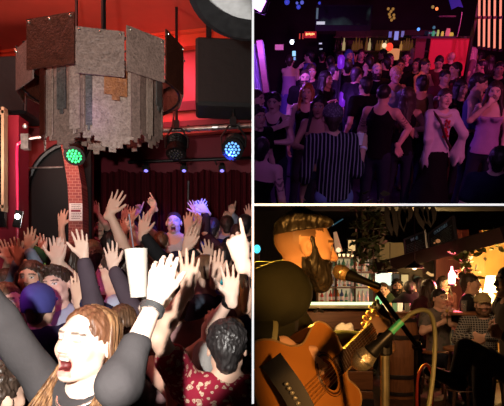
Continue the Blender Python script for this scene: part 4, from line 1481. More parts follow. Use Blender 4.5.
# bar at the back with amber bottles, menu screens and lamps
shelf = wood('bar_shelf_wood', (.05, .03, .02), (.10, .06, .03))
r = empty('back_bar', px(370, 60, 15.2), 'dim back bar with shelves behind the crowd', 'bar')
pbox(334, 50.5, 428, 52, 15.0, .35).build('shelf', shelf, r)
pbox(334, 36.5, 428, 37.8, 15.2, .3).build('shelf', shelf, r)
pbox(334, 30, 428, 62, 15.6, .06).build('back_panel', plain('bar_back_panel', (.05, .03, .02), .6), r)
pbox(389, 49, 400, 60, 14.9, .3).build('lit_cabinet', plain('orange_lit_cabinet', (.7, .35, .2), .5, em=(.9, .35, .14), es=.6), r)
rng = random.Random(5)
amb = [em('amber_bottle', (.9, .40, .10), .35, (.02, .01, 0)), em('dim_amber_bottle', (.6, .22, .05), .12, (.02, .01, 0)), em('pale_bottle', (.9, .65, .3), .4, (.02, .01, 0)), plain('dark_bottle', (.02, .04, .02), .15)]
xs = [335, 337, 340.5, 343.5, 353, 355.5, 358.5, 361, 366, 369, 372, 376.5, 379, 381.5, 385, 387, 400.5, 403, 405.5, 408, 411, 414]
for i, x in enumerate(xs):
    q = px(x, 50.4, 15.1); hgt = rng.uniform(.22, .34)
    if x > 398: q = px(x, 50.4, 15.0)
    o = MB().lathe(q, [(.036, 0), (.038, .02), (.038, hgt * .55), (.016, hgt * .75), (.014, hgt)], (0, 0, 1), 10).build('bottle', amb[rng.choice((0, 1, 1, 1, 2, 3))], smooth=True)
    tag(o, 'small bottle glowing amber on the far back bar', 'bottle', 'bottles on the far back bar')
for i, (x0, x1, y0, y1, c_) in enumerate(((388.5, 392, 31.5, 37.5, (.10, .12, .45)), (394, 399, 31.3, 40, (.22, .25, .7)), (401, 404.5, 31, 37, (.14, .13, .4)))):
    r = empty('menu_screen', px((x0 + x1) / 2, y1, 14.5), 'blue glowing menu screen over the bar, %s' % ['left one', 'middle and brightest one', 'right one'][i], 'screen', 'menu screens over the bar')
    pbox(x0 - .3, y0 - .3, x1 + .3, y1 + .3, 14.5, .05).build('casing', black_metal, r)
    pbox(x0, y0, x1, y1, 14.48, .015).build('display', em('menu_blue_%d' % i, c_, .9), r)
o = MB().ball(px(389.5, 47, 14.6), (.09, .09, .1), 16).build('red_lantern', em('red_lantern', (1, .06, .03), 1.2), smooth=True); tag(o, 'round red lantern on the bright bar', 'lantern')
o = MB().ball(px(384.3, 45.5, 14.6), .06, 12).build('globe_lamp', em('warm_globe', (1, .75, .45), 1.0), smooth=True); tag(o, 'small warm globe lamp beside the red lantern', 'lamp')
for i, (x, y) in enumerate(((388.3, 8.8), (393, 9), (389.3, 14.2), (393.8, 15), (390, 17), (391.5, 20), (394, 18), (391, 11.5))):
    r = MB().ball(px(x, y, 13), .032, 8).build('string_bulb', em('amber_bulb', (.9, .42, .10), .35, (.02, .02, .02)), smooth=True); tag(r, 'small amber bulb of the hanging cluster in the dark', 'bulb', 'hanging amber bulbs')
w_ = MB()
for x in (388.3, 390.5, 393.2):
    w_.tube([px(x, -2, 13), px(x + .3, 9, 13), px(x + .6, 20, 13)], .006, 5)
o = w_.build('light_cord', black_metal); tag(o, 'thin black cords carrying the amber bulbs', 'cord')
o = MB().ball(px(418.5, 29.3, 13), .035, 8).build('blue_lamp', em('blue_dot', (.1, .3, 1), 1.6), smooth=True); tag(o, 'tiny blue lamp in the dark above the bald man', 'lamp')
for i, (x, y, c_) in enumerate(((436.8, 8.8, (1, .22, .06)), (432.8, 7, (.5, .35, .1)), (434, 27.5, (.1, .3, .45)))):
    o = MB().ball(px(x, y, 13), .035, 8).build('indicator_lamp', em('dot_%d' % i, c_, [1.6, .5, .4][i]), smooth=True)
    tag(o, ['tiny orange red lamp high in the dark over the red counter', 'tiny dim yellow lamp left of the orange one', 'tiny dim blue lamp over the red counter'][i], 'lamp')

# red counter, with the red light on its panels put in as glow
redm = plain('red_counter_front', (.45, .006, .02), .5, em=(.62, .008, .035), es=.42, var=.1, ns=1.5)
r = empty('dj_counter', px(440, 75, 12.6), 'bright red counter across the back of the club', 'counter')
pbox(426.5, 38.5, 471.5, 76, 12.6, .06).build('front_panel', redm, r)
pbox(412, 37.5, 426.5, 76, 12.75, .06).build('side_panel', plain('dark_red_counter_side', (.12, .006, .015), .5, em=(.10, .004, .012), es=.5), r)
pbox(411.5, 36.2, 472.5, 38.5, 12.5, .7).build('counter_top', plain('black_counter_top', (.01, .01, .01), .4), r)
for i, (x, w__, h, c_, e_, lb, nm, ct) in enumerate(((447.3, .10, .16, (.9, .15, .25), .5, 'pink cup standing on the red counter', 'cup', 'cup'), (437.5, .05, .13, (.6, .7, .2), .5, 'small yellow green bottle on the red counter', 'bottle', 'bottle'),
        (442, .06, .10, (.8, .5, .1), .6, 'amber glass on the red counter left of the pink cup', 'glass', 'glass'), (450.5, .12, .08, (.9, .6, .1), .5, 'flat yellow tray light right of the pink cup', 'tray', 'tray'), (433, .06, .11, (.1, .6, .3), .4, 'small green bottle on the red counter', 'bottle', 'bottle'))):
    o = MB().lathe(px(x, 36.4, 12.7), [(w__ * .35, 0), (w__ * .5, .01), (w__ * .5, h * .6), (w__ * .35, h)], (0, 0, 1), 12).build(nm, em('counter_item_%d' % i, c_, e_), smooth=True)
    tag(o, lb, ct)
# screens/decks behind counter
r = empty('mixing_desk', px(430, 36, 13), 'dark mixing desk standing on the left of the red counter', 'mixing desk')
pbox(428, 31, 437, 36.2, 12.9, .3).build('desk', plain('desk_blue_black', (.02, .03, .05), .4), r)
for i in range(4):
    MB().cyl(px(429.5 + i * 2, 33, 12.9), px(429.5 + i * 2, 33, 12.87), .02).build('knob', em('desk_knob', (.1, .25, .3), .5), r)
# blue banner and hanging beam
r = empty('banner', px(455, 8, 11), 'tilted dark blue banner under the ceiling over the counter', 'banner')
a_ = [px(448, -3, 11), px(451.5, 9.5, 11), px(457, 6.5, 11.05), px(463, 7.5, 11), px(459, -3, 11)]
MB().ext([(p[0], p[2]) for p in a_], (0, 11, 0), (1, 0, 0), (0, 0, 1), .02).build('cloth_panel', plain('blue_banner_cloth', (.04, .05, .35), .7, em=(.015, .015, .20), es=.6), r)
MB().cyl(a_[0], a_[-1], .015).build('pole', black_metal, r)
o = MB().tube([px(462, 12, 11.5), px(460, 24, 11.5), px(457, 37, 11.5)], .012, 6).build('microphone_stand', steel); tag(o, 'thin slanted stand rising behind the red counter', 'stand')
o = pbox(439, 15.5, 456, 17, 12, .2).build('ceiling_beam', plain('grey_beam', (.10, .09, .10), .6)); tag(o, 'dull grey beam under the club ceiling', 'beam')

# five red tube lights
tube_w = em('pink_white_tube', (1.0, .30, .20), 1.0, (.1, .02, .02))
for i, x in enumerate((479.3, 484.3, 489.2, 494.8, 500.6)):
    r = empty('tube_light', px(x, 50, 11.9), 'tall glowing red and pink tube light, %s of the five at right' % ['first from left', 'second from left', 'middle one', 'fourth from left', 'last and rightmost'][i], 'tube light', 'tall red tube lights')
    MB().cyl(px(x - .4, 46 + i * .7, 11.9), px(x - .1, 19, 11.9), .021).build('lower_tube', tube_w, r)
    MB().cyl(px(x - .1, 16, 11.9), px(x + .1, -4, 11.9), .021).build('upper_tube', tube_w, r)
    MB().box(px(x, 17.5, 11.92), (.07, .05, .06)).box(px(x - .4, 47.5 + i * .7, 11.92), (.07, .05, .05)).build('holder', black_metal, r)
    if i % 2 == 0:
        light('POINT', 'red_tube_light', px(x - .1, 20, 11.6), 4, (1, .06, .04), .15)
r = MB().box((px(474, 25, 12.1) + px(474, 25, 12.1)) / 2, (.05, .1, 2.2)); struct(r, 'trim_6', black_metal)

# ---------------------------------------------------------------- club people
blk = MATS['plain_black_cloth'] if 'plain_black_cloth' in MATS else cloth('plain_black_cloth', (.005, .005, .006))
fl1 = cloth('dark_floral', (.02, .012, .015), (.35, .06, .08), 'floral', 16)
olive = cloth('olive_cotton', (.12, .09, .03)); mar2 = cloth('dark_maroon_cotton', (.12, .02, .04)); bluetank = cloth('blue_grey_tank', (.12, .13, .34))
striped = cloth('black_pinstripe_shirting', (.006, .006, .009), (.24, .22, .27), 'stripes', 9.5)
lilac = cloth('lilac_top', (.50, .30, .60)); violet_c = cloth('violet_shirt', (.18, .14, .55)); beige = cloth('beige_top', (.45, .28, .18))
jeans = cloth('washed_blue_jeans', (.17, .24, .42)); whiteb = cloth('white_blouse', (.72, .68, .70)); pale_blue = cloth('pale_blue_dress', (.42, .48, .62))


def cap_extra(c):
    cap(c, cloth('speckled_grey_cap', (.10, .09, .11), (.3, .28, .3), 'floral', 70), brim=False)
    # satchel strap and bracelet
    nb, f, r, sd, s = c['nb'], c['f'], c['r'], c['sd'], c['s']
    band(c, 'R', plain('pale_bracelet', (.8, .78, .8), .3), .02, .9, 'bracelet')


person('man in a speckled grey cap and pinstripe shirt, seen from behind', 332, 119, 4.7, yaw=186, skin='tan', hair=('cap', 'dark'), top=('half', striped), legs=('trousers', jeans), res=.006, lean=(.0, -.06),
       arms=((364, 146, 362, 134, 'hold', .10, -1, (.9, -.8, -2.5)), None), extra=cap_extra)
c = px(360, 139, 4.78)
r = empty('drinks_cup', c - V(0, 0, .05), 'small white cup in the raised hand of the capped man', 'cup')
MB().lathe(c - V(0, 0, .05), [(.001, 0), (.025, 0), (.034, .10), (.031, .10), (.022, .006), (.001, .006)], (0, 0, 1), 20, cap=False).build('cup', white_c if 0 else plain('white_plastic', (.85, .83, .80), .3), r)


def blouse_extra(c):
    nb, f, r_, sd, s, A = c['nb'], c['f'], c['r'], c['sd'], c['s'], c['A']
    # flared cuffs
    for nm in ('R', 'L'):
        S0, E, T = A[nm][:3]
        d = nrm(T - E)
        mb = MB()
        prof = [(.045, 0), (.06, .09), (.085, .18), (.105, .25), (.103, .25), (.083, .18), (.058, .09), (.043, 0)]
        mb.lathe(E + d * .05, prof, d, 28, cap=False)
        vv = [np.array(p) for p in mb.v]
        for i, p in enumerate(vv):
            q = p - (E + d * .05); t = q @ d
            if t > .2:
                a = math.atan2(q @ f, q @ r_)
                vv[i] = p + d * .05 * math.sin(a * 3 + 1) + V(0, 0, -.03)
        mb.v = [tuple(p) for p in vv]
        mb.build('flared_cuff', whiteb, c['root'], smooth=True)
    # lace collar, red brooch sprig and sash
    S = SDF(.006)
    for t in np.linspace(-2.4, 2.4, 26):
        S.ell(nb + r_ * math.sin(t) * .085 + f * (math.cos(t) * .085 + .03) - V(0, 0, .03 + .02 * math.cos(t)), (.017, .017, .014), None, .004)
    sdf_obj('lace_collar', S, plain('cream_lace', (.65, .58, .45), .8), c['root'])
    S = SDF(.006); rg = random.Random(2)
    for i in range(26):
        p = nb + f * (.135 + .01 * rg.random()) * s - V(0, 0, .08 + i * .0085) + r_ * rg.uniform(-.035, .035) + r_ * (-.05 + .02)
        S.ell(p, rg.uniform(.008, .018), None, .003)
    sdf_obj('red_trim', S, plain('red_silk', (.55, .02, .03), .5), c['root'])
    MB().tube([nb + r_ * .13 + f * .03, nb + r_ * .07 + f * .13 - sd * .10, nb - sd * .28 + f * .14 - r_ * .02, nb - sd * .42 + f * .13 - r_ * .12], .016, 8, 5).build('sash', plain('dark_brown_leather', (.05, .02, .015), .5), c['root'], smooth=True)


person('woman in a white blouse with flared cuffs, red trim and a long black skirt', 445, 99, dfor(445, 99, 1.66) * 1.0, yaw=8, nod=6, roll=-8, skin='pale', hair=('short', 'dark'), top=('long', whiteb), legs=('skirt', blk), female=True, closed=True,
       res=.006, arms=((428, 158, 429, 168, 'relax', .0, 1), (457, 153, 460, 163, 'relax', .0, 1)), extra=blouse_extra)


def harness(c):
    nb, f, r_, sd = c['nb'], c['f'], c['r'], c['sd']
    mb = MB()
    for e in (-1, 1):
        mb.tube([nb + r_ * e * .10, nb + r_ * e * .06 + f * .13 - sd * .10, nb - sd * .22 + f * .15 - r_ * e * .01], .009, 6, 4)
    mb.build('harness_strap', plain('pale_strap', (.5, .45, .5), .5), c['root'], smooth=True)


U = [
    # label, x, y, d, yaw, skin, hair, top, legs, arms, kw
    ('dark-haired man in a black top with crossed straps, hand on his chest', 274, 103, 6.6, -18, 'pale', ('quiff', 'black'), ('tank', blk), None, ((281, 126, 287, 123, 'hold', -.25, -1), 'front'), dict(extra=harness)),
    ('red-haired woman in a sleeveless black top', 307, 93, 7.1, -12, 'pale', ('bob', 'auburn'), ('tank', blk), None, (None, None), dict(female=True)),
    ('dark-haired woman in a pale strappy top close to the capped man', 319, 107, 6.1, -15, 'tan', ('long', 'black'), ('strapless', beige), None, ('front', None), dict(female=True)),
    ('woman with bare back in violet light, arm stretched to the right', 290, 61, 10.2, 168, 'pale', ('short', 'dark'), ('strapless', lilac), ('skirt', violet_c), (None, (299, 68, 303, 65, 'point', .1, 1)), dict(female=True)),
    ('man in a violet blue shirt facing the woman with the bare back', 309, 57, 10.6, -120, 'fair', ('short', 'black'), ('tee', violet_c), None, ('front', None), {}),
    ('bearded man with a red lit face behind the red-haired woman', 305, 78, 8.2, -5, 'fair', ('shaved', 'dark'), ('tee', blk), None, (None, None), dict(beard='dark')),
    ('man in dark clothes behind the bearded man', 311, 72, 8.9, 5, 'tan', ('short', 'dark'), ('tee', blk), None, (None, None), {}),
    ('tall man in black with a pale belt, seen from behind, arms around a friend', 347, 67, 8.0, 182, 'fair', ('short', 'black'), ('tee', blk), None, ((366, 72, 363, 62, 'hold', .2, 1), 'front'), {}),
    ('person with blue-tinted hair embraced on the dance floor', 349, 56, 9.6, 10, 'fair', ('bob', 'blue'), ('tee', blk), None, ('bent', 'bent'), {}),
    ('dark-haired man with both arms raised left of the bar', 361, 55, 10.8, 0, 'fair', ('short', 'dark'), ('tee', blk), None, ((355, 61, 353, 57, 'open', -.1), (370, 61, 366, 53, 'open', -.1)), {}),
    ('shaved man in a black round-neck tee facing the camera', 377, 71, 8.6, 5, 'pale', ('shaved', 'grey'), ('tee', blk), None, (None, None), dict(beard='dark')),
    ('short blond person in a pale blue dress with bare shoulders', 396, 75, 7.8, 12, 'tan', ('short', 'blond'), ('tank', pale_blue), ('skirt', pale_blue), (None, None), dict(female=True)),
    ('muscular man in a black tank top turned away, hands clasped', 384, 95, 6.0, 150, 'fair', ('shaved', 'black'), ('tank', blk), None, ((398, 146, 400, 152, 'hold', -.15, 1), 'front'), dict(tattoo=True)),
    ('woman with long dark hair in a black strappy top, seen from behind', 408, 97, 6.9, 155, 'tan', ('long', 'dark'), ('tank', blk), None, ((411, 130, 416, 134, 'relax', -.1), None), dict(female=True)),
    ('dark-haired man in a blue grey tank top with a bare midriff', 479, 84, 6.0, 62, 'fair', ('quiff', 'black'), ('crop', bluetank), None, ((487, 112, 490, 104, 'hold', -.25, 1), 'front'), dict(nod=-12)),
    ('woman in an off-shoulder lilac top holding a hand to her face', 495, 92, 6.3, -25, 'pale', ('bob', 'dark'), ('strapless', lilac), None, ((489, 104, 493, 96, 'hold', -.25, 1), None), dict(female=True)),
    ('bald man with a bright pink face in a patterned shirt', 413.5, 53, 11.6, 15, 'pale', ('bald', 'dark'), ('tee', cloth('white_spotted_shirt', (.6, .5, .6), (.05, .05, .1), 'floral', 14)), None, (None, None), {}),
    ('woman with long black hair and violet face before the red counter', 436.5, 49, 11.7, 55, 'pale', ('long', 'black'), ('tee', blk), None, (None, None), dict(female=True)),
    ('woman with dark hair up in a black tank in front of the red counter', 463.5, 46, 12.0, 0, 'fair', ('bun', 'black'), ('tank', blk), None, ('bent', None), dict(female=True)),
    ('person with long pale pink hair facing left', 471.5, 53, 10.6, -95, 'pale', ('long', 'pink'), ('tee', cloth('grey_pink_shirt', (.35, .22, .28))), None, (None, 'front'), dict(female=True)),
    ('bald head glowing pink low before the red counter', 451, 58, 11.2, 190, 'pale', ('bald', 'dark'), ('tee', blk), None, (None, None), {}),
    ('dark-haired man in an olive top with hands crossed', 425, 66, 8.9, 40, 'fair', ('short', 'black'), ('tank', olive), ('trousers', cloth('grey_trousers', (.1, .1, .12))), ('front', 'front'), {}),
    ('dark-haired man in a maroon tee looking down', 439, 63, 9.2, -20, 'fair', ('short', 'black'), ('tee', mar2), None, ('front', 'bent'), dict(nod=-20)),
    ('person in a dark floral shirt facing left beside the counter', 455, 70, 8.6, -75, 'fair', ('short', 'black'), ('tee', fl1), None, (None, 'front'), {}),
    ('woman with a dark ponytail at the bar, white straps on her back', 396, 47, 12.4, 175, 'fair', ('pony', 'black'), ('tank', cloth('white_strap_top', (.5, .5, .6))), None, (None, None), dict(female=True)),
    ('dark figure at the bar right of the ponytail', 403, 49, 12.2, 180, 'fair', ('bob', 'black'), ('tee', blk), None, (None, None), {}),
    ('person with a red lit face between the bald man and the bar', 406, 58, 10.3, -10, 'fair', ('short', 'black'), ('tee', blk), None, (None, None), {}),
    ('dark-haired woman at the left edge facing right', 258, 117, 6.4, 30, 'fair', ('curly', 'black'), ('tee', blk), None, (None, None), dict(female=True)),
    ('person at the left edge with a hand up in violet light', 257, 99, 7.2, 60, 'pale', ('short', 'dark'), ('tee', violet_c), None, (None, None), {}),
    ('person with a tattooed bare shoulder in the bottom left corner of the club', 262, 150, 4.7, 165, 'pale', ('short', 'black'), ('strapless', blk), None, (None, None), dict(tattoo=True, lean=(0, .10))),
    ('man with a blue-edged collar in the bottom right corner of the club', 498, 160, 4.2, 160, 'pale', ('short', 'black'), ('tee', cloth('dark_navy_cotton', (.012, .014, .05))), None, (None, None), dict(nod=0)),
    ('dark-haired person in black at the centre of the dance floor', 365, 86, 7.4, 200, 'fair', ('short', 'black'), ('tee', blk), None, (None, None), {}),
    ('woman in black with crossed arms between the blouse and the couple', 461, 89, 7.2, 20, 'fair', ('long', 'black'), ('tee', fl1), None, ('front', 'front'), dict(female=True)),
    ('dark-haired person bending behind the tank-top man', 445, 78, 8.3, 10, 'fair', ('short', 'black'), ('tee', mar2), None, ('bent', None), {}),
    ('person seen from behind left of the woman in the white blouse', 421, 84, 8.0, 180, 'tan', ('bun', 'black'), ('tank', olive), None, (None, None), dict(female=True)),
]
for (lb, x, y, d, yw, sk, hr, tp, lg, ar, kw) in U:
    d = .5 * d + .5 * dfor(x, y) if y < 140 else d
    person(lb, x, y, d, yaw=yw, skin=sk, hair=hr, top=tp, legs=lg or ('trousers', None), arms=ar, res=.0075 if d < 8 else .009, **kw)
# anonymous dark figures, copied
proto = []
for k, (x, y) in enumerate(((330, 62), (370, 60), (335, 72))):
    r = person('dark-clothed dancer standing deep in the unlit crowd', x, y, dfor(x, y, 1.72), yaw=(180, 20, 100)[k], skin='tan', hair=(('short', 'bob', 'short')[k], 'black'), top=('tee', blk), arms=((None, None), ('bent', None), (None, 'front'))[k], res=.010,
               group='dark dancers in the crowd')
    proto.append(r)
for k, (x, y) in enumerate(((322, 58), (338, 56), (383, 56), (389, 60), (417, 68), (430, 58), (482, 68), (490, 62), (499, 72), (356, 74), (325, 78), (369, 66), (400, 66), (480, 58), (448, 50), (386, 66))):
    o = proto[k % 3]
    d, m_ = roomy(x, y, dfor(x, y, 1.70))
    if m_ < .33:
        continue
    STAND[id(ROOM)].append(px(x, y, d)[:2])
    n = o.copy(); COL.objects.link(n)
    for chd in o.children:
        q = chd.copy(); COL.objects.link(q); q.parent = n
    p = px(x, y, d)
    n.matrix_world = ROOM.M @ Matrix.Translation((p[0], p[1], FZ)) @ Matrix.Rotation(k * 1.3, 4, 'Z')
r = px(481, 182, 4.0)
pts = [px(x, y, 4.02) for x, y in ((478, 178), (484, 181), (492, 182.5), (504, 181))]
# bar tables in the gloom at right
r = empty('club_sofa', px(492, 128, 7.8), 'dark patterned sofa back in the gloom behind the lilac top', 'sofa')
S = SDF(.02); a = px(484, 140, 7.6); b = px(512, 140, 7.6); S.cone(a, b, .22, None, .03, V(0, 1, 0), .6); S.cone(a - V(0, 0, .4), b - V(0, 0, .4), .25, None, .03)
sdf_obj('backrest', S, cloth('dark_patterned_velvet', (.012, .006, .012), (.09, .03, .07), 'floral', 6), r)
# violet light on the floor, put in as added glowing stands
for i, (x, y, h) in enumerate(((294, 122, .16), (342.5, 99, .12), (341, 62, .10))):
    q = px(x, y, 8.8 if i == 0 else 8.9)
    r = empty('floor_lamp', V(q[0], q[1], FZ), ['violet lamp glowing between the strapped man and the red-haired woman', 'violet lamp glowing right behind the grey cap', 'small violet lamp beside the embraced couple'][i], 'lamp')
    MB().cyl(V(q[0], q[1], FZ), q - V(0, 0, h), .02).cyl(V(q[0], q[1], FZ), V(q[0], q[1], FZ + .02), .12).build('stand', black_metal, r)
    MB().lathe(q - V(0, 0, h), [(.03, 0), (.055, .03), (.055, 2 * h - .03), (.03, 2 * h)], (0, 0, 1), 14).build('shade', em('violet_shade', (.26, .02, .85), .55, (.01, .0, .02)), r, smooth=True)
    light('POINT', 'violet_floor_light', q - V(0, .3, 0), 9, (.4, .08, 1), .1)

# club lights
light('POINT', 'violet_drape_light', px(263, 52, 7.7), 55, (.45, .12, 1.0), .05)
light('SPOT', 'blue_white_front_spot', (2.2, 1.6, .9), 60, (.75, .5, 1.0), .08, (1.1, 4.7, -1.4), 26, .8)
light('SPOT', 'violet_pool_light', px(300, 60, 8.2), 60, (.42, .08, 1.0), .05, px(293, 138, 7.4), 28, .8)
light('SPOT', 'violet_front_light', (.4, 2.0, .9), 75, (.62, .20, 1.0), .12, (1.2, 6.0, -1.1), 55, .9)
light('SPOT', 'pink_club_light', (3.9, 2.5, 1.1), 290, (1.0, .16, .42), .12, (3.0, 6.6, -1.2), 62, .9)
light('SPOT', 'violet_club_light', (.35, 6.6, .6), 260, (.50, .12, 1.0), .1, (1.0, 10.3, -.9), 42, .8)
light('SPOT', 'magenta_back_light', (6.0, 8.0, 1.0), 420, (1.0, .08, .45), .2, (4.8, 12.2, -1.0), 70, .9)
light('SPOT', 'red_bar_light', (2.4, 9.5, .9), 60, (1.0, .15, .08), .2, (2.0, 9.9, -1.4), 110, .9)
light('SPOT', 'amber_bar_light', (3.8, 13.6, .8), 5, (1.0, .5, .15), .1, (3.6, 15.2, -.7), 90, .9)
# ================================================================== LOWER RIGHT: bar with a guitarist
ROOM = LOUNGE
px = lambda x, y, d: ROOM.px(x, y, d)
LF = LOUNGE.floor
T = cloth
struct(slab((.02, 1.0, LF - .06), (7.5, 11.6, LF)), 'floor_bar', wood('dark_plank_floor', (.035, .018, .012), (.08, .04, .025), 3, .5, (6, 1, 1)))
struct(slab((.02, 11.5, LF), (7.5, 11.6, 3.5)), 'wall_back_bar', plain('bar_dark_wall', (.03, .02, .03), .8, ns=2))
# --- guitarist
jacket = T('black_green_jacket', (.020, .022, .014))
orange_skin = (.80, .47, .30)


def guitarist_extra(c):
    nb, f, r_, sd, up, P, s, A = c['nb'], c['f'], c['r'], c['sd'], c['up'], c['P'], c['s'], c['A']
    # stand-up jacket collar
    S = SDF(.006)
    for t in np.linspace(-2.6, 2.6, 30):
        q = nb + r_ * math.sin(t) * .082 + f * (math.cos(t) * .082 - .01)
        S.cone(q - up * .02, q + up * .028, .013, .008, .01)
    sdf_obj('jacket_collar', S, jacket, c['root'])
    # pale turned cuff on the near sleeve
    S0, E, T_ = A['R'][:3]
    a = E + (T_ - E) * .80; d = nrm(T_ - E)
    MB().lathe(a - d * .16, [(.050, 0), (.064, .04), (.070, .10), (.072, .15)], d, 28, cap=False).build('sleeve_end', jacket, c['root'], smooth=True)
    MB().lathe(a - d * .014, [(.060, 0), (.0735, .002), (.075, .012), (.072, .017), (.058, .016)], d, 28).build('cuff_edge', plain('pale_green_cuff', (.30, .30, .16), .8), c['root'])
    S = SDF(.008)
    S.cone(nb - f * .06 - up * .01, nb - f * .26 + up * .02, .055, .092, .03)
    S.cone(nb - f * .05 - up * .05, nb - f * .26 - up * .10, .09, .12, .04)
    S.cone(nb - f * .04 - up * .03, S0, .055, .062, .07)
    S.cone(S0, S0 + (E - S0) * .9, .064, .068, .06)
    S.cone(S0 - f * .02, S0 - f * .18 - up * .06, .07, .10, .08)
    sdf_obj('jacket_back', S, jacket, c['root'], noise=(.002, 30, .5))
    # longer hair on top
    S = SDF(.0045)
    S.ell(P(0, -.018, .046), V(.078, .098, .082) * s, c['H'], .01)
    S.ell(P(0, .125, .02), V(.085, .085, .072) * s, c['H'], .006, 'd')
    for i in range(13):
        x_ = -.055 + i * .0092
        S.cone(P(x_, .060, .094), P(x_ * .9, -.04, .112), .012 * s, .020 * s, .012)
        S.cone(P(x_ * .9, -.04, .112), P(x_ * .8, -.095, .075), .020 * s, .010 * s, .012)
    sdf_obj('hair', S, hair_mat('black', HAIR['black']), c['root'], [(c['H'][:, 2] - .25 * c['H'][:, 1], (c['H'][:, 2] - .25 * c['H'][:, 1]) @ P(0, .0, .062))], noise=(.0016, 170, .4))


G0 = px(329, 374, 1.50)
gu = nrm(V(.487, .843, .226))
gw = nrm(V(-.46, .0, .85)); gw = nrm(gw - gu * (gw @ gu)); gn = np.cross(gu, gw)
P2 = lambda a, b, h=0.0: G0 + gu * a + gw * b + gn * h
person('bearded guitarist in a dark jacket leaning to the microphone, seen in profile', 305, 249, 1.72, yaw=97, nod=-6, roll=0, skin=orange_skin, hair=('bald', 'dark'), beard='black', stubble=(.035, .018, .01), s=.96,
       top=('long', jacket), legs=('trousers', T('black_denim', (.012, .012, .014))), res=.0042, seated=True, lean=(.20, 0), slf=.75, neck=(.088, .105), brow=(.02, .012, .008),
       arms=((287, 350, 309, 369, 'hold', -.24, -1, (-2.0, -.3, -.3)), (381, 341, 372, 327, 'hold', .14, -1, (-.8, .4, -1))), extra=guitarist_extra)

# --- guitar
gt = empty('acoustic_guitar', P2(-.2, 0, -.05), 'amber acoustic guitar with a cutaway held by the guitarist', 'guitar')
out = [(.145, .03), (.150, .08), (.120, .125), (.07, .143), (.01, .132), (-.055, .118), (-.12, .135), (-.19, .178), (-.26, .195), (-.32, .165), (-.355, .10), (-.365, 0),
       (-.355, -.10), (-.32, -.165), (-.26, -.195), (-.19, -.178), (-.12, -.135), (-.055, -.118), (.0, -.130), (.05, -.140), (.098, -.132), (.118, -.108), (.105, -.078), (.088, -.055), (.105, -.034), (.145, -.03)]
sp = spline([V(a, b, 0) for a, b in out + [out[0]]], 6)[:-1]
hole = []
for p in sp:
    t = math.atan2(p[1], p[0]); hole.append(V(math.cos(t) * .048, math.sin(t) * .048, 0))
n_ = len(sp)
amber = wood('amber_guitar_top', (.50, .19, .035), (.66, .28, .06), 3, .22, (1, 1, 1))
side_m = wood('red_brown_guitar_side', (.20, .06, .02), (.30, .10, .03), 3, .25)
vs = [P2(p[0], p[1]) for p in sp] + [P2(p[0], p[1]) for p in hole] + [P2(p[0], p[1], -.003) for p in sp] + [P2(p[0], p[1], -.003) for p in hole]
fs = []
for i in range(n_):
    j = (i + 1) % n_
    fs += [(i, j, n_ + j, n_ + i), (2 * n_ + j, 2 * n_ + i, 3 * n_ + i, 3 * n_ + j), (n_ + i, n_ + j, 3 * n_ + j, 3 * n_ + i)]
mesh_obj('top_board', vs, fs, amber, gt, smooth=False)
vs = [P2(p[0], p[1], h) for h in (0.001, -.10) for p in sp]
fs = [(i, (i + 1) % n_, n_ + (i + 1) % n_, n_ + i) for i in range(n_)] + [tuple(range(n_, 2 * n_))]
mesh_obj('back_and_sides', vs, fs, side_m, gt, smooth=False)
MB().tube([P2(p[0], p[1], .001) for p in sp] + [P2(sp[0][0], sp[0][1], .001)], .003, 6).build('binding', plain('cream_binding', (.45, .28, .12), .4), gt)
Rg = np.column_stack([gu, gw, gn])
MB().tube([P2(.058 * math.cos(t), .058 * math.sin(t), .0005) for t in np.linspace(0, 2 * PI, 40)], .003, 6).tube([P2(.066 * math.cos(t), .066 * math.sin(t), .0005) for t in np.linspace(0, 2 * PI, 40)], .0015, 6).build('rosette', plain('dark_rosette', (.08, .03, .01), .4), gt)
fb = plain('rosewood', (.07, .03, .018), .4)
MB().box(P2(.255, 0, .009), (.41, .054, .012), Rg, .003).build('fretboard', fb, gt)
MB().tube([P2(.13, 0, -.012), P2(.46, 0, -.006)], .024, 12).build('neck', side_m, gt)
f_ = MB()
for k in range(18):
    a = .06 + .40 * (1 - 2 ** (-k / 12 * 1.1)) / (1 - 2 ** (-17 / 12 * 1.1))
    f_.box(P2(.46 - (a - .06), 0, .0155), (.0018, .052, .0016), Rg)
f_.build('frets', steel, gt)
hd = MB().ext([(0, -.026), (.03, -.036), (.17, -.042), (.18, 0), (.17, .042), (.03, .036), (0, .026)], P2(.46, 0, -.004), gu, gw, .014)
hd.build('headstock', fb, gt)
for k in range(6):
    e = 1 if k < 3 else -1
    MB().cyl(P2(.51 + .045 * (k % 3), e * .04, 0), P2(.51 + .045 * (k % 3), e * .062, 0), .005).ball(P2(.51 + .045 * (k % 3), e * .066, 0), .009, 8).build('tuning_peg', steel, gt)
for k in range(6):
    b_ = -.021 + .0084 * k
    MB().cyl(P2(-.185, b_ * 1.25, .010), P2(.465, b_ * .85, .0185), .0007, n=5).build('string', plain('bronze_string', (.6, .45, .25), .3, .9), gt)
MB().box(P2(-.19, 0, .004), (.028, .16, .008), Rg, .004).box(P2(-.183, 0, .010), (.004, .08, .006), Rg).build('bridge', fb, gt)
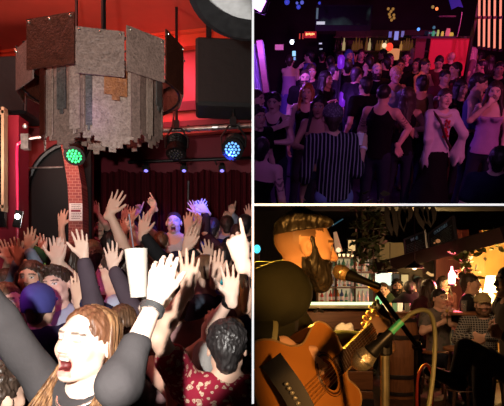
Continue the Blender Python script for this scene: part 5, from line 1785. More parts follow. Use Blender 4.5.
# strap
r = empty('guitar_strap', px(290, 400, 1.22), 'black guitar strap with a row of pale studs', 'strap')
pts = spline([px(271, 360, 1.24), px(281, 374, 1.22), px(294, 393, 1.21), px(306, 416, 1.20)], 8)
vs = []; fs = []
for i, p in enumerate(pts):
    t = nrm(pts[min(i + 1, len(pts) - 1)] - pts[max(i - 1, 0)]); w_ = np.cross(t, V(0, -1, 0)); w_ = nrm(w_)
    for (a, h) in ((-.028, 0), (.028, 0), (.028, .004), (-.028, .004)):
        vs.append(p + w_ * a + V(0, h, 0))
for i in range(len(pts) - 1):
    for j in range(4):
        fs.append((i * 4 + j, i * 4 + (j + 1) % 4, i * 4 + 4 + (j + 1) % 4, i * 4 + 4 + j))
mesh_obj('band', vs, fs, plain('black_strap_leather', (.012, .012, .014), .5), r, smooth=False)
for (x, y) in ((286.5, 384), (289, 388.5), (292, 393), (295, 398), (298, 403.5)):
    MB().ball(px(x, y, 1.205), (.0062, .003, .0048), 10).build('stud', plain('pale_stud', (.45, .45, .38), .35, .4), r, smooth=True)

# --- microphones and stands
grille = plain('champagne_grille', (.45, .33, .18), .35, .7, var=.4, ns=400, bmp=.3)
silver_g = plain('silver_grille', (.5, .45, .33), .35, .8, var=.4, ns=400, bmp=.3)


def microphone(label, tip, tail, r0, gm, blen):
    ax = nrm(tail - tip)
    r = empty('microphone', tail, label, 'microphone')
    MB().lathe(tip, [(.001, -r0), (r0 * .6, -r0 * .8), (r0 * .95, -r0 * .3), (r0, .1 * r0), (r0 * .98, r0 * .5), (r0 * .78, r0 * 1.2)], ax, 24).build('grille', gm, r, smooth=True)
    MB().lathe(tip, [(r0 * 1.02, r0 * .28), (r0 * 1.06, r0 * .36), (r0 * 1.02, r0 * .46)], ax, 24).build('ring', steel, r)
    MB().lathe(tip + ax * r0 * 1.1, [(r0 * .78, 0), (r0 * .76, .008), (r0 * .50, blen * .45), (r0 * .42, blen), (r0 * .3, blen + .004)], ax, 20).build('handle', black_metal, r, smooth=True)
    return r


microphone('vocal microphone with a champagne grille at the guitarist\'s mouth', px(340, 272, 1.66), px(375, 285, 1.60), .0245, grille, .11)
microphone('silver microphone aimed at the guitar sound hole', px(361.5, 361, 1.18), px(388, 335, 1.16), .0245, silver_g, .070)
r = empty('microphone_stand', px(419, 420, 1.75), 'black boom stand carrying the vocal microphone', 'stand')
MB().tube([px(373, 285, 1.61), px(398, 320, 1.68), px(421, 351, 1.75)], .0085, 8).build('boom', black_metal, r)
MB().cyl(px(417, 346, 1.745), px(417, 346, 1.745) * V(1, 1, 0) + V(0, 0, LF), .011).build('pole', black_metal, r)
MB().ball(px(417, 346, 1.745), .018, 10).build('clutch', black_metal, r)
MB().cyl(px(371, 284, 1.61), px(378, 289, 1.62), .014).build('clip', plain('amber_plastic_clip', (.75, .32, .03), .35), r)
q = px(417, 346, 1.745)
for k in range(3):
    a = k * 2 * PI / 3 + .4
    MB().cyl(V(q[0], q[1], LF + .10), V(q[0] + .28 * math.cos(a), q[1] + .28 * math.sin(a), LF + .012), .009).build('leg', black_metal, r)
brass = plain('olive_steel', (.36, .33, .22), .3, .85, var=.25, ns=30)
r = empty('microphone_stand', px(385, 420, 1.2) * V(1, 1, 0) + V(0, 0, LF), 'greenish steel stand carrying the silver guitar microphone', 'stand')
q = px(386, 350, 1.2)
MB().cyl(px(385, 348, 1.2), px(384, 348, 1.2) * V(1, 1, 0) + V(0, 0, LF + .02), .0105).build('pole', brass, r)
MB().lathe(px(384.5, 350, 1.2), [(.012, -.012), (.018, -.008), (.018, .03), (.013, .04)], (0, 0, 1), 16).build('collar', black_metal, r)
MB().cyl(px(386, 346, 1.19), px(388, 336, 1.165), .009).ball(px(386, 346, 1.2), .013, 10).build('clip', black_metal, r, smooth=True)
MB().lathe(px(384, 348, 1.2) * V(1, 1, 0) + V(0, 0, LF), [(.02, .03), (.11, .018), (.12, .0)][::-1], (0, 0, 1), 28).build('base', black_metal, r)
o = MB().tube([px(388, 335, 1.16), px(395, 328, 1.15), px(403, 320, 1.15), px(412, 313, 1.16), px(424, 310, 1.17), px(432, 317, 1.18), px(435, 340, 1.19), px(433, 375, 1.18), px(427, 420, 1.15)], .0052, 8, 8).build('microphone_cable', plain('grey_green_cable', (.16, .16, .09), .5), smooth=True)
tag(o, 'thick grey cable arching from the guitar microphone down to the floor', 'cable')
o = MB().tube([px(391, 332, 1.15), px(401.5, 321.5, 1.15)], .0085, 12).build('cable_plug', plain('green_band', (.05, .40, .20), .4)); tag(o, 'cable plug with a green band behind the silver microphone', 'plug')
o = MB().tube([px(417.5, 420, 1.6), px(417, 392, 1.6), px(419, 373, 1.6), px(426, 364.5, 1.6), px(432, 374, 1.6), px(432.5, 395, 1.6), px(431, 420, 1.6)], .0045, 8, 8).build('red_cable', plain('red_cable_rubber', (.42, .03, .025), .5), smooth=True)
tag(o, 'thin red cable looped behind the grey microphone cable', 'cable')

# --- bar counter, back bar and bottles
cw_ = wood('bar_front_wood', (.11, .045, .02), (.20, .085, .035), 3, .5, (1, 1, 12))
r = empty('bar_counter', px(345, 385, 4.6) * V(1, 1, 0) + V(0, 0, LF), 'wooden bar counter with a glowing green white edge', 'bar')
a_, b_ = px(302, 0, 5.0), px(379, 0, 4.7)
xc = (a_[0] + b_[0]) / 2; ln = b_[0] - a_[0]
zt = px(340, 304, 4.85)[2]
for k in range(5):
    MB().box((xc, 4.95, zt - .16 - .19 * k), (ln, .05, .18), None, .008).build('front_plank', cw_, r)
MB().box((xc, 5.12, zt - .02), (ln + .1, .55, .045), None, .01).build('counter_top', plain('pale_counter_top', (.35, .38, .28), .3), r)
MB().cyl((xc - ln / 2, 4.86, zt), (xc + ln / 2, 4.86, zt), .018).build('light_strip', em('green_white_strip', (.75, 1.0, .45), 1.8), r)
MB().box((xc, 4.93, zt - .95), (ln, .08, .1)).build('kick_board', black_box, r)
o = MB().tube([px(314, 312, 4.0), px(318, 309, 4.0), px(323, 312, 4.0)], .012, 8).build('towel_hook', steel); tag(o, 'small pale hook on the bar front behind the beard', 'hook')
o_S = SDF(.012)
for (x, y, rr) in ((338, 329, .035), (342, 327, .04), (347, 330, .045), (350, 326, .03), (344, 334, .035), (352, 333, .03)):
    o_S.ell(px(x, y, 4.55), (rr, .03, rr), None, .02)
r = empty('bar_cloth', px(345, 336, 4.55), 'crumpled pale bar cloth hanging on the counter front', 'cloth')
sdf_obj('cloth', o_S, T('pale_bar_cloth', (.42, .42, .34)), r, noise=(.004, 90, 1))
r = empty('back_bar', px(345, 305, 6.6), 'brightly lit back bar shelves behind the counter', 'shelves')
lo, hi = px(316, 303, 6.7), px(372, 258, 6.7)
MB().box((lo + hi) / 2, (hi[0] - lo[0], .04, hi[2] - lo[2])).build('lit_back_panel', plain('lit_back_panel', (.6, .5, .35), .5, em=(.85, .66, .36), es=.42, var=.3, ns=6), r)
for y in (303, 287.5, 272.5, 258):
    q = px(344, y, 6.5); MB().box(q, (hi[0] - lo[0] + .05, .28, .02)).build('shelf', plain('pale_shelf', (.4, .36, .28), .3), r)
for x in (316, 334.5, 353, 372):
    MB().box(px(x, 280, 6.55), (.025, .24, hi[2] - lo[2])).build('upright', shelf if 'shelf' in globals() else cw_, r)
rng = random.Random(9)
bm_ = [plain('bottle_%d' % i, c_, .15, em=c_, es=.15) for i, c_ in enumerate(((.7, .62, .45), (.45, .18, .04), (.10, .25, .12), (.65, .5, .25), (.75, .75, .68), (.5, .08, .04), (.08, .10, .16)))]
lab_m = plain('paper_label', (.75, .70, .55), .6, em=(.5, .45, .3), es=.2)
kinds = ['clear', 'amber', 'green', 'golden', 'milky', 'red', 'dark blue']
for row, y in enumerate((302.5, 287, 272)):
    x = 318.5
    while x < 370:
        k = rng.randrange(7); q = px(x, y, 6.45); h = rng.uniform(.13, .165)
        q[2] += .012
        b0 = empty('bottle', q, '%s bottle on the %s shelf of the lit back bar' % (kinds[k], ('bottom', 'middle', 'top')[row]), 'bottle', '%s bottles on the %s shelf' % (kinds[k], ('bottom', 'middle', 'top')[row]))
        rr = rng.uniform(.018, .025)
        MB().lathe(q, [(rr * .9, 0), (rr, .005), (rr, h * .6), (rr * .4, h * .78), (rr * .36, h)], (0, 0, 1), 12).build('glass', bm_[k], b0, smooth=True)
        MB().lathe(q, [(rr * 1.03, h * .15), (rr * 1.03, h * .42)], (0, 0, 1), 12, cap=False).build('label', lab_m, b0, smooth=True)
        x += rng.uniform(3.2, 4.6)
for i in range(9):
    q = px(318 + i * 4.3, 255.5, 6.4)
    o = MB().cyl(q, q + V(0, 0, .02), .016).ball(q - V(0, 0, .012), .014, 8).build('downlight', em('warm_downlight', (1, .72, .35), 1.6)); tag(o, 'tiny warm downlight in the row over the back bar', 'light', 'downlights over the back bar')
r = empty('lantern', px(351.5, 252, 6.0), 'square lantern glowing yellow among the ivy', 'lantern')
MB().box(px(351.5, 245.5, 6.0), (.075, .06, .12)).build('glass', em('lantern_glow', (1, .62, .25), .85), r)
MB().box(px(351.5, 252, 6.0), (.10, .08, .02)).box(px(351.5, 239.5, 6.0), (.10, .08, .02)).box(px(347.7, 246, 5.98), (.01, .01, .14)).box(px(355.3, 246, 5.98), (.01, .01, .14)).build('frame', black_metal, r)
r = empty('slanted_lamp', px(338, 252, 6.1), 'slim slanted lamp shining beside the guitarist\'s forehead', 'lamp')
MB().cyl(px(335, 232, 6.1), px(339, 252, 6.1), .02, .045).build('shade', em('slim_glow', (.7, .38, .2), .45), r)
MB().ball(px(338.5, 250, 6.05), (.03, .02, .03), 8).build('bulb', em('slim_bulb', (1, .7, .4), 1.4), r)
o = MB().box(px(382, 279, 8.57), (.30, .04, .21)).build('lit_hatch', em('white_hatch', (.80, .95, .80), 1.1)); tag(o, 'bright white hatch at the end of the back bar', 'hatch')
o = MB().ball(px(379, 300, 6.5), (.05, .04, .06), 12).build('candle_glass', em('green_candle', (.25, .75, .3), 1.2), smooth=True); tag(o, 'green glowing candle glass at the end of the counter', 'candle')
o = MB().tube([px(332, 226, 6), px(338, 222, 6), px(343, 219, 6)], .008, 6).build('blue_neon', em('dim_blue_neon', (.04, .18, .26), .3, (.01, .01, .02))); tag(o, 'short dim blue neon stroke in the dark over the back bar', 'neon')
r = empty('cyan_lamp', px(255.5, 250, 1.95), 'cyan glowing lamp at the left edge behind the jacket', 'lamp')
MB().ball(px(257, 249, 2.6), (.018, .015, .022), 14).build('bulb', em('cyan_bulb', (.08, .7, .9), 1.3), r, smooth=True)
MB().cyl(px(257, 254, 2.6), px(257, 254, 2.6) * V(1, 1, 0) + V(0, 0, LF), .012).build('pole', black_metal, r)


# --- plants
def ivy(name, label, paths, m, leaf, n, seed, jitter):
    rng = random.Random(seed); mb = MB()
    st = MB()
    for p in paths:
        pts = spline(p, 6); st.tube(pts, .006, 5)
        for i in range(n):
            q = pts[rng.randrange(len(pts))] + V(rng.gauss(0, jitter), rng.gauss(0, jitter), rng.gauss(0, jitter))
            R = rotm((rng.gauss(0, 1), rng.gauss(0, 1), rng.gauss(0, 1) + .01), rng.uniform(0, 3))
            l = leaf * rng.uniform(.6, 1.3)
            mb.ext([(0, 0), (l * .4, l * .35), (l, l * .2), (l * 1.25, 0), (l, -l * .2), (l * .4, -l * .35)], q, R[:, 0], R[:, 1], .003)
    r = empty(name, paths[0][-1], label, 'plant')
    mb.build('leaves', m, r); st.build('stems', plain('vine_stem', (.05, .03, .015), .7), r)


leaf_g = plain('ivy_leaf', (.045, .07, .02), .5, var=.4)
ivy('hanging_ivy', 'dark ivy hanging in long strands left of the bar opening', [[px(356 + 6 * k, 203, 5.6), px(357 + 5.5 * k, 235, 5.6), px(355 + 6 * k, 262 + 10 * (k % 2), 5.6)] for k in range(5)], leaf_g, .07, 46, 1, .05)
ivy('hanging_ivy', 'ivy growing over the edge of the yellow wall', [[px(458, 256, 6.0), px(470, 252, 6.0), px(482, 246, 6.0), px(494, 242, 6.0), px(506, 240, 6.0)], [px(463, 250, 6.0), px(464, 262, 6.0), px(466, 275, 6.0)]], plain('lit_ivy_leaf', (.10, .13, .02), .5, var=.4), .075, 70, 2, .055)  # brighter leaf copy with the lamp light put into its colour
fr = MB()
rng = random.Random(3)
for (x0, y0, x1, y1) in ((386, 206, 392, 236), (392, 206, 397, 237), (400, 206, 404, 232), (405, 206, 403, 229), (416, 206, 424, 230), (426, 206, 431, 228), (420, 206, 427, 224), (433, 206, 432, 226), (410, 206, 408, 222)):
    a, b = px(x0, y0, 5.0), px(x1, y1, 5.0); u = nrm(b - a); w_ = nrm(np.cross(u, V(0, 1, 0))); L = np.linalg.norm(b - a)
    fr.ext([(0, -.01), (L * .3, -.04), (L * .7, -.03), (L, 0), (L * .7, .03), (L * .3, .04), (0, .01)], a, u, w_, .008)
r = empty('dried_palm', px(408, 206, 5.0), 'dry brownish palm fronds hanging from the bar ceiling', 'plant')
fr.build('fronds', plain('dry_palm', (.014, .010, .006), .8, var=.3), r)

# --- chalk boards
def board(c4_, d4, label, title, tsize, seed):
    p = [px(x, y, d) for (x, y), d in zip(c4_, d4)]           # tl, tr, br, bl
    X = nrm(p[1] - p[0]); Yv = nrm((p[0] - p[3]) - X * ((p[0] - p[3]) @ X)); Z = np.cross(X, Yv)
    R = np.column_stack([X, Yv, Z])
    w_ = np.linalg.norm(p[1] - p[0]); h = np.linalg.norm(p[0] - p[3]); o = p[3]
    r = empty('chalkboard_sign', o, label, 'sign')
    c = o + X * w_ / 2 + Yv * h / 2
    MB().box(c, (w_, h, .02), R).build('board', plain('chalkboard', (.018, .02, .035), .7), r)
    fm_ = MB()
    for (a, b, sx, sy) in ((w_ / 2, 0, w_ + .02, .022), (w_ / 2, h, w_ + .02, .022), (0, h / 2, .022, h), (w_, h / 2, .022, h)):
        fm_.box(o + X * a + Yv * b + Z * .01, (sx, sy, .03), R)
    fm_.build('frame', plain('grey_blue_frame', (.07, .07, .11), .6), r)
    chalk = plain('pale_blue_chalk', (.25, .40, .52), .8, em=(.03, .06, .09), es=.35)
    text_poly(title, tsize, o + X * w_ * .5 + Yv * (h * .84) + Z * .015, R, chalk, r)
    rg = random.Random(seed); m_ = MB()
    for i in range(8):
        y = h * (.68 - .078 * i); x = w_ * .08
        while x < w_ * .85:
            q = rg.uniform(.02, .07); m_.box(o + X * (x + q / 2) + Yv * y + Z * .012, (q, .010, .003), R); x += q + .02
    m_.build('chalk_lines', plain('faint_chalk', (.12, .17, .22), .8), r)
    return r, o, X, Yv, Z, R, w_, h


board([(431.5, 233), (457, 215.5), (457, 244), (431.5, 254)], (6.6, 6.0, 6.0, 6.6), 'chalkboard headed COCKTAILS over the bar opening', 'COCKTAILS', .062, 1)
board([(407, 239), (427.5, 231), (427.5, 254), (407, 260)], (7.1, 6.7, 6.7, 7.1), 'smaller chalkboard left of the COCKTAILS board', 'WINE', .062, 2)
o = MB().ball(px(438, 241, 6.35), (.03, .01, .025), 10).ball(px(434.5, 243, 6.35), (.014, .01, .01), 8).build('orange_reflection_lamp', em('orange_ember', (.55, .22, .08), .55), smooth=True); tag(o, 'small orange lamp glowing in front of the COCKTAILS board', 'lamp')  # orange reflection on the board made as glowing blobs
A1, B1 = px(378, 268, 7.4), px(506, 233.5, 5.4)
c = (A1 + B1) / 2; X = nrm(B1 - A1)
m = MB().box(c, (np.linalg.norm(B1 - A1), .12, .16), frame(np.cross(X, V(0, 1, 0)), X))
struct(m, 'trim_7', wood('dark_red_beam', (.02, .007, .008), (.035, .012, .012), 3, .6))
A1, B1 = px(378, 236, 7.8), px(506, 200, 5.8)
struct(slab((px(378, 0, 8.6)[0], 8.6, LF), (px(437, 0, 8.6)[0], 8.7, 2.35)), 'wall_grey_bar', plain('warm_grey_wall', (.30, .26, .20), .7, ns=3))
struct(slab((px(436, 0, 8.0)[0], 8.0, LF), (px(469, 0, 8.0)[0], 8.1, 2.5)), 'wall_red_bar', wood('red_brown_boards', (.12, .02, .02), (.20, .035, .03), 4, .6, (10, 1, 1)))
struct(slab((px(468, 0, 7.5)[0], 7.4, LF), (px(482.5, 0, 7.5)[0], 7.5, 2.3)), 'wall_wood_bar', wood('orange_boards', (.40, .18, .06), (.55, .26, .09), 3, .5, (12, 1, 1)))
struct(slab((px(482, 0, 7.6)[0], 7.6, LF), (px(530, 0, 7.6)[0], 7.7, 2.45)), 'wall_yellow_bar', plain('yellow_plaster', (.72, .45, .15), .7, ns=3))
for (x, y, d, lb) in ((390, 273, 6.6, 'left of the two black pendant lamps'), (414.5, 268.5, 6.3, 'right and larger of the two black pendant lamps')):
    q = px(x, y, d)
    r = empty('pendant_lamp', q, lb, 'lamp', 'pendant lamps')
    MB().lathe(q, [(.118, 0), (.12, .006), (.09, .04), (.03, .07), (.02, .09)], (0, 0, 1), 28, cap=False).build('shade', black_metal, r, smooth=True)
    MB().lathe(q, [(.112, .004), (.02, .045)], (0, 0, 1), 28).build('inner_shade', em('warm_inner_shade', (1, .66, .32), 1.0), r)
    MB().ball(q + V(0, 0, .012), .03, 10).build('bulb', em('pendant_bulb', (1, .8, .5), 2.5), r)
    MB().cyl(q + V(0, 0, .09), V(q[0], q[1], 2.6), .005, n=6).build('cord', black_metal, r)
    light('POINT', 'pendant_light', q - V(0, 0, .05), 1.5, (1, .6, .25), .06)
for (x, y, w_, h, c_, e_, lb) in ((396.5, 277, .09, .10, (.20, .24, .26), .12, 'small greyish picture on the wall under the pendants'), (404.8, 280.5, .11, .19, (.9, .68, .3), .6, 'small lit yellow picture between two standing heads'), (417, 279, .08, .10, (.12, .2, .16), .1, 'small dark green picture under the right pendant')):
    r = empty('wall_picture', px(x, y, 8.5), lb, 'picture')
    MB().box(px(x, y, 8.52), (w_ * 1.3, .02, h * 1.3)).build('frame', wood('picture_frame_wood', (.08, .05, .03), (.15, .09, .05)), r)
    MB().box(px(x, y, 8.50), (w_, .01, h)).build('picture', em('picture_%d' % int(x), c_, e_), r)
o = MB().tube([px(427, 272.5, 8.4), px(431, 275, 8.4), px(436, 275, 8.4)], .022, 8).build('wall_sconce', em('sconce_glow', (1, .55, .2), .8)); tag(o, 'slim warm sconce on the wall right of the pendants', 'sconce')
# pink-white glowing bottle lamp
q = px(451.8, 284, 6.2)
r = empty('bottle_lamp', q, 'bottle-shaped lamp glowing pink white on the red wall', 'lamp')
MB().lathe(q, [(.03, 0), (.04, .02), (.04, .12), (.014, .17), (.012, .21)], (0, 0, 1), 18).build('glow_bottle', em('pink_white_glow', (1, .30, .38), 5.5), r, smooth=True)
MB().lathe(q - V(0, 0, .02), [(.045, 0), (.045, .02)], (0, 0, 1), 18).build('base', black_metal, r)
light('POINT', 'pink_bottle_light', q + V(0, -.08, .08), 36, (1, .10, .16), .05)
# the bright shade lamp at right
q = px(490.5, 293, 6.4)
r = empty('shade_lamp', q, 'dazzling white shade lamp between the standing woman and the right edge', 'lamp')
MB().lathe(px(491, 284, 6.4), [(.085, -.10), (.055, .10)], (0, 0, 1), 28, cap=False).build('shade', em('hot_white_shade', (1, .80, .42), 6), r, smooth=True)
MB().lathe(px(491, 304, 6.4), [(.05, 0), (.06, .02), (.035, .06), (.05, .10), (.012, .15)], (0, 0, 1), 20).build('foot', em('lit_lamp_foot', (1, .72, .30), 2.2), r)
light('POINT', 'shade_lamp_light', px(491, 286, 6.3), 130, (1, .62, .22), .12)

light('POINT', 'yellow_wall_light', px(497, 268, 7.0), 24, (1, .60, .16), .15)  # unseen point lamp added to brighten the yellow wall
# --- tables, barrel and seats
oak = wood('barrel_oak', (.20, .08, .035), (.34, .15, .06), 3, .5, (8, 8, 1))
q = px(399, 0, 5.6) * V(1, 1, 0) + V(0, 0, LF)
r = empty('barrel', q, 'brown wooden barrel used as a bar table', 'barrel')
zb = px(399, 313, 5.6)[2] - LF
MB().lathe(q, [(.17, 0), (.195, zb * .2), (.215, zb * .5), (.195, zb * .8), (.17, zb - .02), (.17, zb)], (0, 0, 1), 36).build('staves', oak, r)
for t, rr in ((.04, .178), (.24, .203), (.70, .208), (.90, .184)):
    MB().lathe(q + V(0, 0, zb * t), [(rr, 0), (rr + .004, .004), (rr + .004, .04), (rr, .045)], (0, 0, 1), 36).build('hoop', plain('dark_iron_hoop', (.07, .06, .055), .45, .7), r)
MB().lathe(q + V(0, 0, zb), [(.001, 0), (.20, 0), (.205, .01), (.20, .02), (.001, .02)], (0, 0, 1), 36).build('top', oak, r)
zt2 = LF + zb + .02
for i, (x, c_, e_, nm, lb) in enumerate(((384, (1, .7, .3), 1.5, 'candle_glass', 'leftmost small candle glass on the barrel'), (389, (1, .45, .12), .8, 'candle_glass', 'orange candle glass on the barrel'), (394, (.3, .5, .2), .4, 'drinking_glass', 'greenish drinking glass on the barrel'), (400, (1, .75, .4), .9, 'candle_glass', 'candle glass at the middle of the barrel'), (406, (.3, .22, .1), .2, 'drinking_glass', 'dark drinking glass at the right of the barrel'))):
    p = V(px(x, 0, 5.55)[0], 5.50 + .05 * (i % 2), zt2)
    o = MB().lathe(p, [(.018, 0), (.025, .005), (.03, .09), (.027, .09), (.02, .01)], (0, 0, 1), 14).build(nm, em('barrel_glass_%d' % i, c_, e_), smooth=True); tag(o, lb, 'glass')
dkw = wood('dark_stool_wood', (.06, .03, .018), (.10, .05, .03), 4, .5)


def table(x, ytop, d, rad, label):
    q = px(x, ytop, d); b = V(q[0], q[1], LF)
    r = empty('round_table', b, label, 'table')
    MB().lathe(q - V(0, 0, .03), [(rad * .9, 0), (rad, .01), (rad, .03), (rad * .97, .035)], (0, 0, 1), 32).build('tabletop', oak, r)
    MB().cyl(b + V(0, 0, .03), q - V(0, 0, .03), .03).build('column', black_metal, r)
    MB().lathe(b, [(.2, 0), (.2, .015), (.03, .04)], (0, 0, 1), 24).build('base', black_metal, r)
    return q


def stool(x, y, d, label):
    q = px(x, y, d); b = V(q[0], q[1], LF)
    r = empty('bar_stool', b, label, 'stool')
    MB().lathe(q - V(0, 0, .035), [(.15, 0), (.165, .01), (.165, .03), (.15, .035)], (0, 0, 1), 28).build('seat', oak, r)
    for k in range(4):
        a = PI / 4 + k * PI / 2
        MB().cyl(q + V(.10 * math.cos(a), .10 * math.sin(a), -.03), b + V(.17 * math.cos(a), .17 * math.sin(a), 0), .014).build('leg', dkw, r)
    MB().tube([b + V(.145 * math.cos(t), .145 * math.sin(t), .2) for t in np.linspace(0, 2 * PI, 25)], .008, 6).build('foot_ring', dkw, r)


tq = table(464, 312, 5.4, .20, 'small round table with a beer glass beside the capped man')
r = empty('beer_glass', tq, 'tall pale beer glass on the small round table', 'glass')
MB().lathe(tq, [(.022, 0), (.026, .005), (.034, .12), (.031, .12), (.024, .01)], (0, 0, 1), 18).build('glass', plain('clear_glass', (.8, .8, .75), .05, trans=.8), r, smooth=True)
MB().lathe(tq + V(0, 0, .008), [(.021, 0), (.027, .075)], (0, 0, 1), 18).build('beer', plain('beer', (.6, .45, .2), .2), r, smooth=True)
stool(461, 347, 5.0, 'empty round wooden stool with pale seat before the capped man')
stool(436, 350, 5.6, 'wooden stool under the person holding the flower')
stool(487, 360, 5.5, 'wooden stool under the capped man in plaid')
stool(512, 368, 3.3, 'wooden stool at the right edge under the person with crossed legs')

dk1 = T('dark_jacket', (.02, .02, .025)); plaid = T('dark_plaid', (.03, .035, .04), (.28, .28, .26), 'plaid', 14)
greyj = T('grey_jersey', (.10, .09, .08)); jean = T('grey_blue_jeans', (.09, .09, .12)); wht = T('white_patterned_top', (.20, .18, .17), (.08, .11, .08), 'floral', 20)
L3 = [
    ('person in a green dark jacket near the white hatch', 383, 291, 6.9, -10, ('short', 'dark'), ('long', T('deep_green_jacket', (.03, .06, .03))), (None, 'bent'), {}),
    ('bearded man whose face is lit, standing under the pendants', 397, 287, 7.4, -12, ('tousled', 'black'), ('long', dk1), ('bent', None), dict(beard='dark')),
    ('dark-haired person seen from behind, left of the long-haired woman', 409.5, 290, 7.0, 170, ('short', 'black'), ('long', dk1), (None, None), {}),
    ('woman with long dark hair under the right pendant lamp', 418.5, 286, 6.6, 185, ('long', 'black'), ('long', dk1), (None, None), dict(female=True)),
    ('person with dark hair standing right of the long-haired woman', 427.5, 289, 6.4, 200, ('bob', 'dark'), ('long', T('wine_jacket', (.07, .02, .03))), (None, 'bent'), dict(female=True)),
    ('person in dark red light beside the glowing bottle lamp', 444, 284, 7.2, 15, ('bob', 'dark'), ('long', T('red_brown_jacket', (.10, .03, .03))), (None, None), dict(female=True)),
    ('dark-haired woman in profile before the orange boards', 471, 284, 5.6, 60, ('bun', 'dark'), ('long', dk1), (None, 'bent'), dict(female=True)),
    ('person in a pale hood in front of the woman in profile', 476, 297, 6.3, 160, ('bob', 'brown'), ('long', T('pale_hood_cloth', (.40, .33, .20))), (None, None), dict(female=True)),
]
for (lb, x, y, d, yw, hr, tp, ar, kw) in L3:
    person(lb, x, y, d, yaw=yw, skin='fair', hair=hr, top=tp, arms=ar, res=.008, **kw)
person('seated bearded man in a pale cap and dark plaid shirt', 483, 305, 5.2, yaw=-12, skin='fair', hair=('cap', 'brown'), beard='brown', top=('long', plaid), legs=('trousers', T('black_denim', (.012, .012, .014))), seated=True, res=.007,
       arms=((476, 336, 480, 340, 'hold', -.3, -1), (484, 337, 479, 339, 'hold', -.3, -1)), extra=lambda c: cap(c, T('pale_mustard_cap', (.45, .36, .18)), brim=True))
person('seated dark-haired person in a grey patterned top holding a flower', 440, 299, 5.6, yaw=15, skin='fair', hair=('short', 'black'), top=('tee', wht), seated=True, res=.007,
       arms=((443, 322, 447, 318, 'hold', -.2, -1), (450, 323, 447, 319, 'hold', -.2, -1)))
r = empty('paper_flower', px(447, 318, 5.35), 'large pale pink flower held by the seated person', 'flower')
for k in range(6):
    a = k * PI / 3
    q = px(447, 311, 5.35) + V(math.cos(a) * .035, -.01, math.sin(a) * .035)
    MB().ball(q, (.03, .012, .018), 10, rotm((0, 1, 0), -a)).build('petal', plain('pale_pink_petal', (.62, .40, .33), .7), r, smooth=True)
MB().ball(px(447, 311, 5.32), .018, 8).build('flower_centre', plain('yellow_centre', (.6, .4, .1), .7), r, smooth=True)
MB().cyl(px(447, 314, 5.36), px(447.5, 325, 5.36), .005, n=6).build('stalk', leaf_g, r)
# foreground seated person at the right edge with crossed legs
kn_a, an_a = px(468, 352, 3.0), px(461, 380, 2.95)
kn_b = px(482, 356, 3.15); an_b = V(px(484, 0, 3.15)[0], 3.15, LF + .09)


def crossed(c):
    pass


kn_a = px(466, 349, 3.0); an_a = px(457, 376, 2.95)
person('seated dark-haired person at the right edge with crossed legs in jeans', 509, 282, 3.5, yaw=-92, skin='fair', hair=('bob', 'black'), top=('long', greyj), legs=('trousers', jean), seated=True, res=.006, lean=(.05, 0),
       arms=((505, 331, 497, 323, 'hold', .10, -1, (1.3, 0, -1.5)), (503, 336, 494, 328, 'hold', -.10, 1, (1.3, 0, -1.5))), legpose=((kn_b, an_b), (kn_a, an_a)))
r = empty('small_table', px(497, 400, 3.3) * V(1, 1, 0) + V(0, 0, LF), 'dark low table', 'table') if 0 else None

# --- light of the bar
light('SPOT', 'amber_stage_key', (.06, -.5, 1.665), 290, (1.0, .42, .08), .03, (.17, 1.7, 1.74), 14, .8)
light('SPOT', 'amber_stage_rim', (.05, 2.5, 1.93), 220, (1.0, .55, .05), .03, (.13, 1.75, 1.66), 70, .5)
light('SPOT', 'amber_guitar_light', (.45, .0, 1.66), 85, (1.0, .46, .13), .04, (.24, 1.5, 1.38), 24, .8)
light('POINT', 'bar_front_light', px(345, 322, 4.3), 7, (1, .5, .2), .1)
light('AREA', 'dim_bar_light', (1.7, 4.2, 2.2), 11, (1, .55, .28), 1.0, (1.9, 5.2, .5))
ROOM = LEFT
SL = math.atan(SLOPE)
Rs = rotm((1, 0, 0), SL)
# sloping slab added between the two right halls to part their light
c = V(0, 0, CZ)
yc = (D0 + 12.0) / 2
o = MB().box(c + V(2.9, yc, yc * SLOPE), (5.8, (12.0 - D0) / math.cos(SL), .0044), Rs).build('floor_divider', dk); tag(o, kind='structure')
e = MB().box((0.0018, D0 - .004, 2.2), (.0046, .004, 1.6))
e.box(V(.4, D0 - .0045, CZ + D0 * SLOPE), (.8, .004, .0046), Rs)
o = e.build('trim_5', border_glow); tag(o, kind='structure')  # glowing lines added on the partition edges; no lamp there
# ------------------------------------------------------------------ trim what would poke through a partition
import bmesh


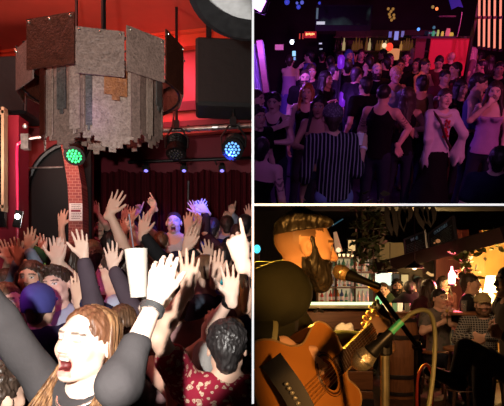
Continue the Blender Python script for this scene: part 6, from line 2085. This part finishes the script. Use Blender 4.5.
def clip_all(room, objs):
    Mi = room.M.inverted()
    for o in objs:
        if o.type != 'MESH' or o.name.startswith(('wall_', 'floor_', 'ceiling_', 'trim_5')):
            continue
        me = o.data
        Mw = o.matrix_world
        co_ = np.empty(len(me.vertices) * 3, np.float32); me.vertices.foreach_get('co', co_)
        M = np.array(Mi @ Mw)
        p = co_.reshape(-1, 3) @ M[:3, :3].T + M[:3, 3]
        for (n, c) in room.clips:
            if len(p) and (p @ n).min() < c - 2e-4:
                nl = M[:3, :3].T @ n
                pl = n * c
                pt = np.linalg.inv(M) @ np.append(pl, 1)
                bm = bmesh.new(); bm.from_mesh(me)
                g = bm.verts[:] + bm.edges[:] + bm.faces[:]
                res = bmesh.ops.bisect_plane(bm, geom=g, plane_co=Vector(pt[:3]), plane_no=Vector(nl), clear_inner=True)
                ed = [e for e in res['geom_cut'] if isinstance(e, bmesh.types.BMEdge)]
                if ed and len(me.polygons) < 3000:
                    try:
                        bmesh.ops.holes_fill(bm, edges=ed)
                    except Exception:
                        pass
                bm.to_mesh(me); bm.free()
                if len(me.vertices) == 0:
                    bpy.data.objects.remove(o)
                    break
                co_ = np.empty(len(me.vertices) * 3, np.float32); me.vertices.foreach_get('co', co_)
                p = co_.reshape(-1, 3) @ M[:3, :3].T + M[:3, 3]


bpy.context.view_layer.update()
groups = {}
for o in list(bpy.data.objects):
    if o.type != 'MESH':
        continue
    t = o
    while t.parent:
        t = t.parent
    groups.setdefault(ROOM_OF.get(t.name, None), []).append(o)
for k, rm in (('L', LEFT), ('C', CLUB), ('B', LOUNGE)):
    clip_all(rm, groups.get(k, []))
# ------------------------------------------------------------------ camera and world
ROOM = LEFT
cam = bpy.data.cameras.new('camera')
cam.sensor_width = 36.0; cam.sensor_fit = 'HORIZONTAL'
cam.lens = 36.0 * F / 504.0
cam.shift_y = (HY - 203.0) / 504.0
cam.clip_start = 0.05
co = bpy.data.objects.new('camera', cam)
COL.objects.link(co)
co.location = (0, 0, CZ); co.rotation_euler = (PI / 2, 0, 0)
SC.camera = co
w = bpy.data.worlds.new('night'); SC.world = w; w.use_nodes = True
w.node_tree.nodes['Background'].inputs[0].default_value = (0.01, 0.01, 0.015, 1)
w.node_tree.nodes['Background'].inputs[1].default_value = 0.15
SC.view_settings.view_transform = 'Standard'
SC.view_settings.look = 'None'
SC.view_settings.gamma = 1.0
SC.view_settings.use_curve_mapping = False
SC.view_settings.exposure = 0.0
for o in list(bpy.data.objects):
    if '_b' in o.keys():
        del o['_b']
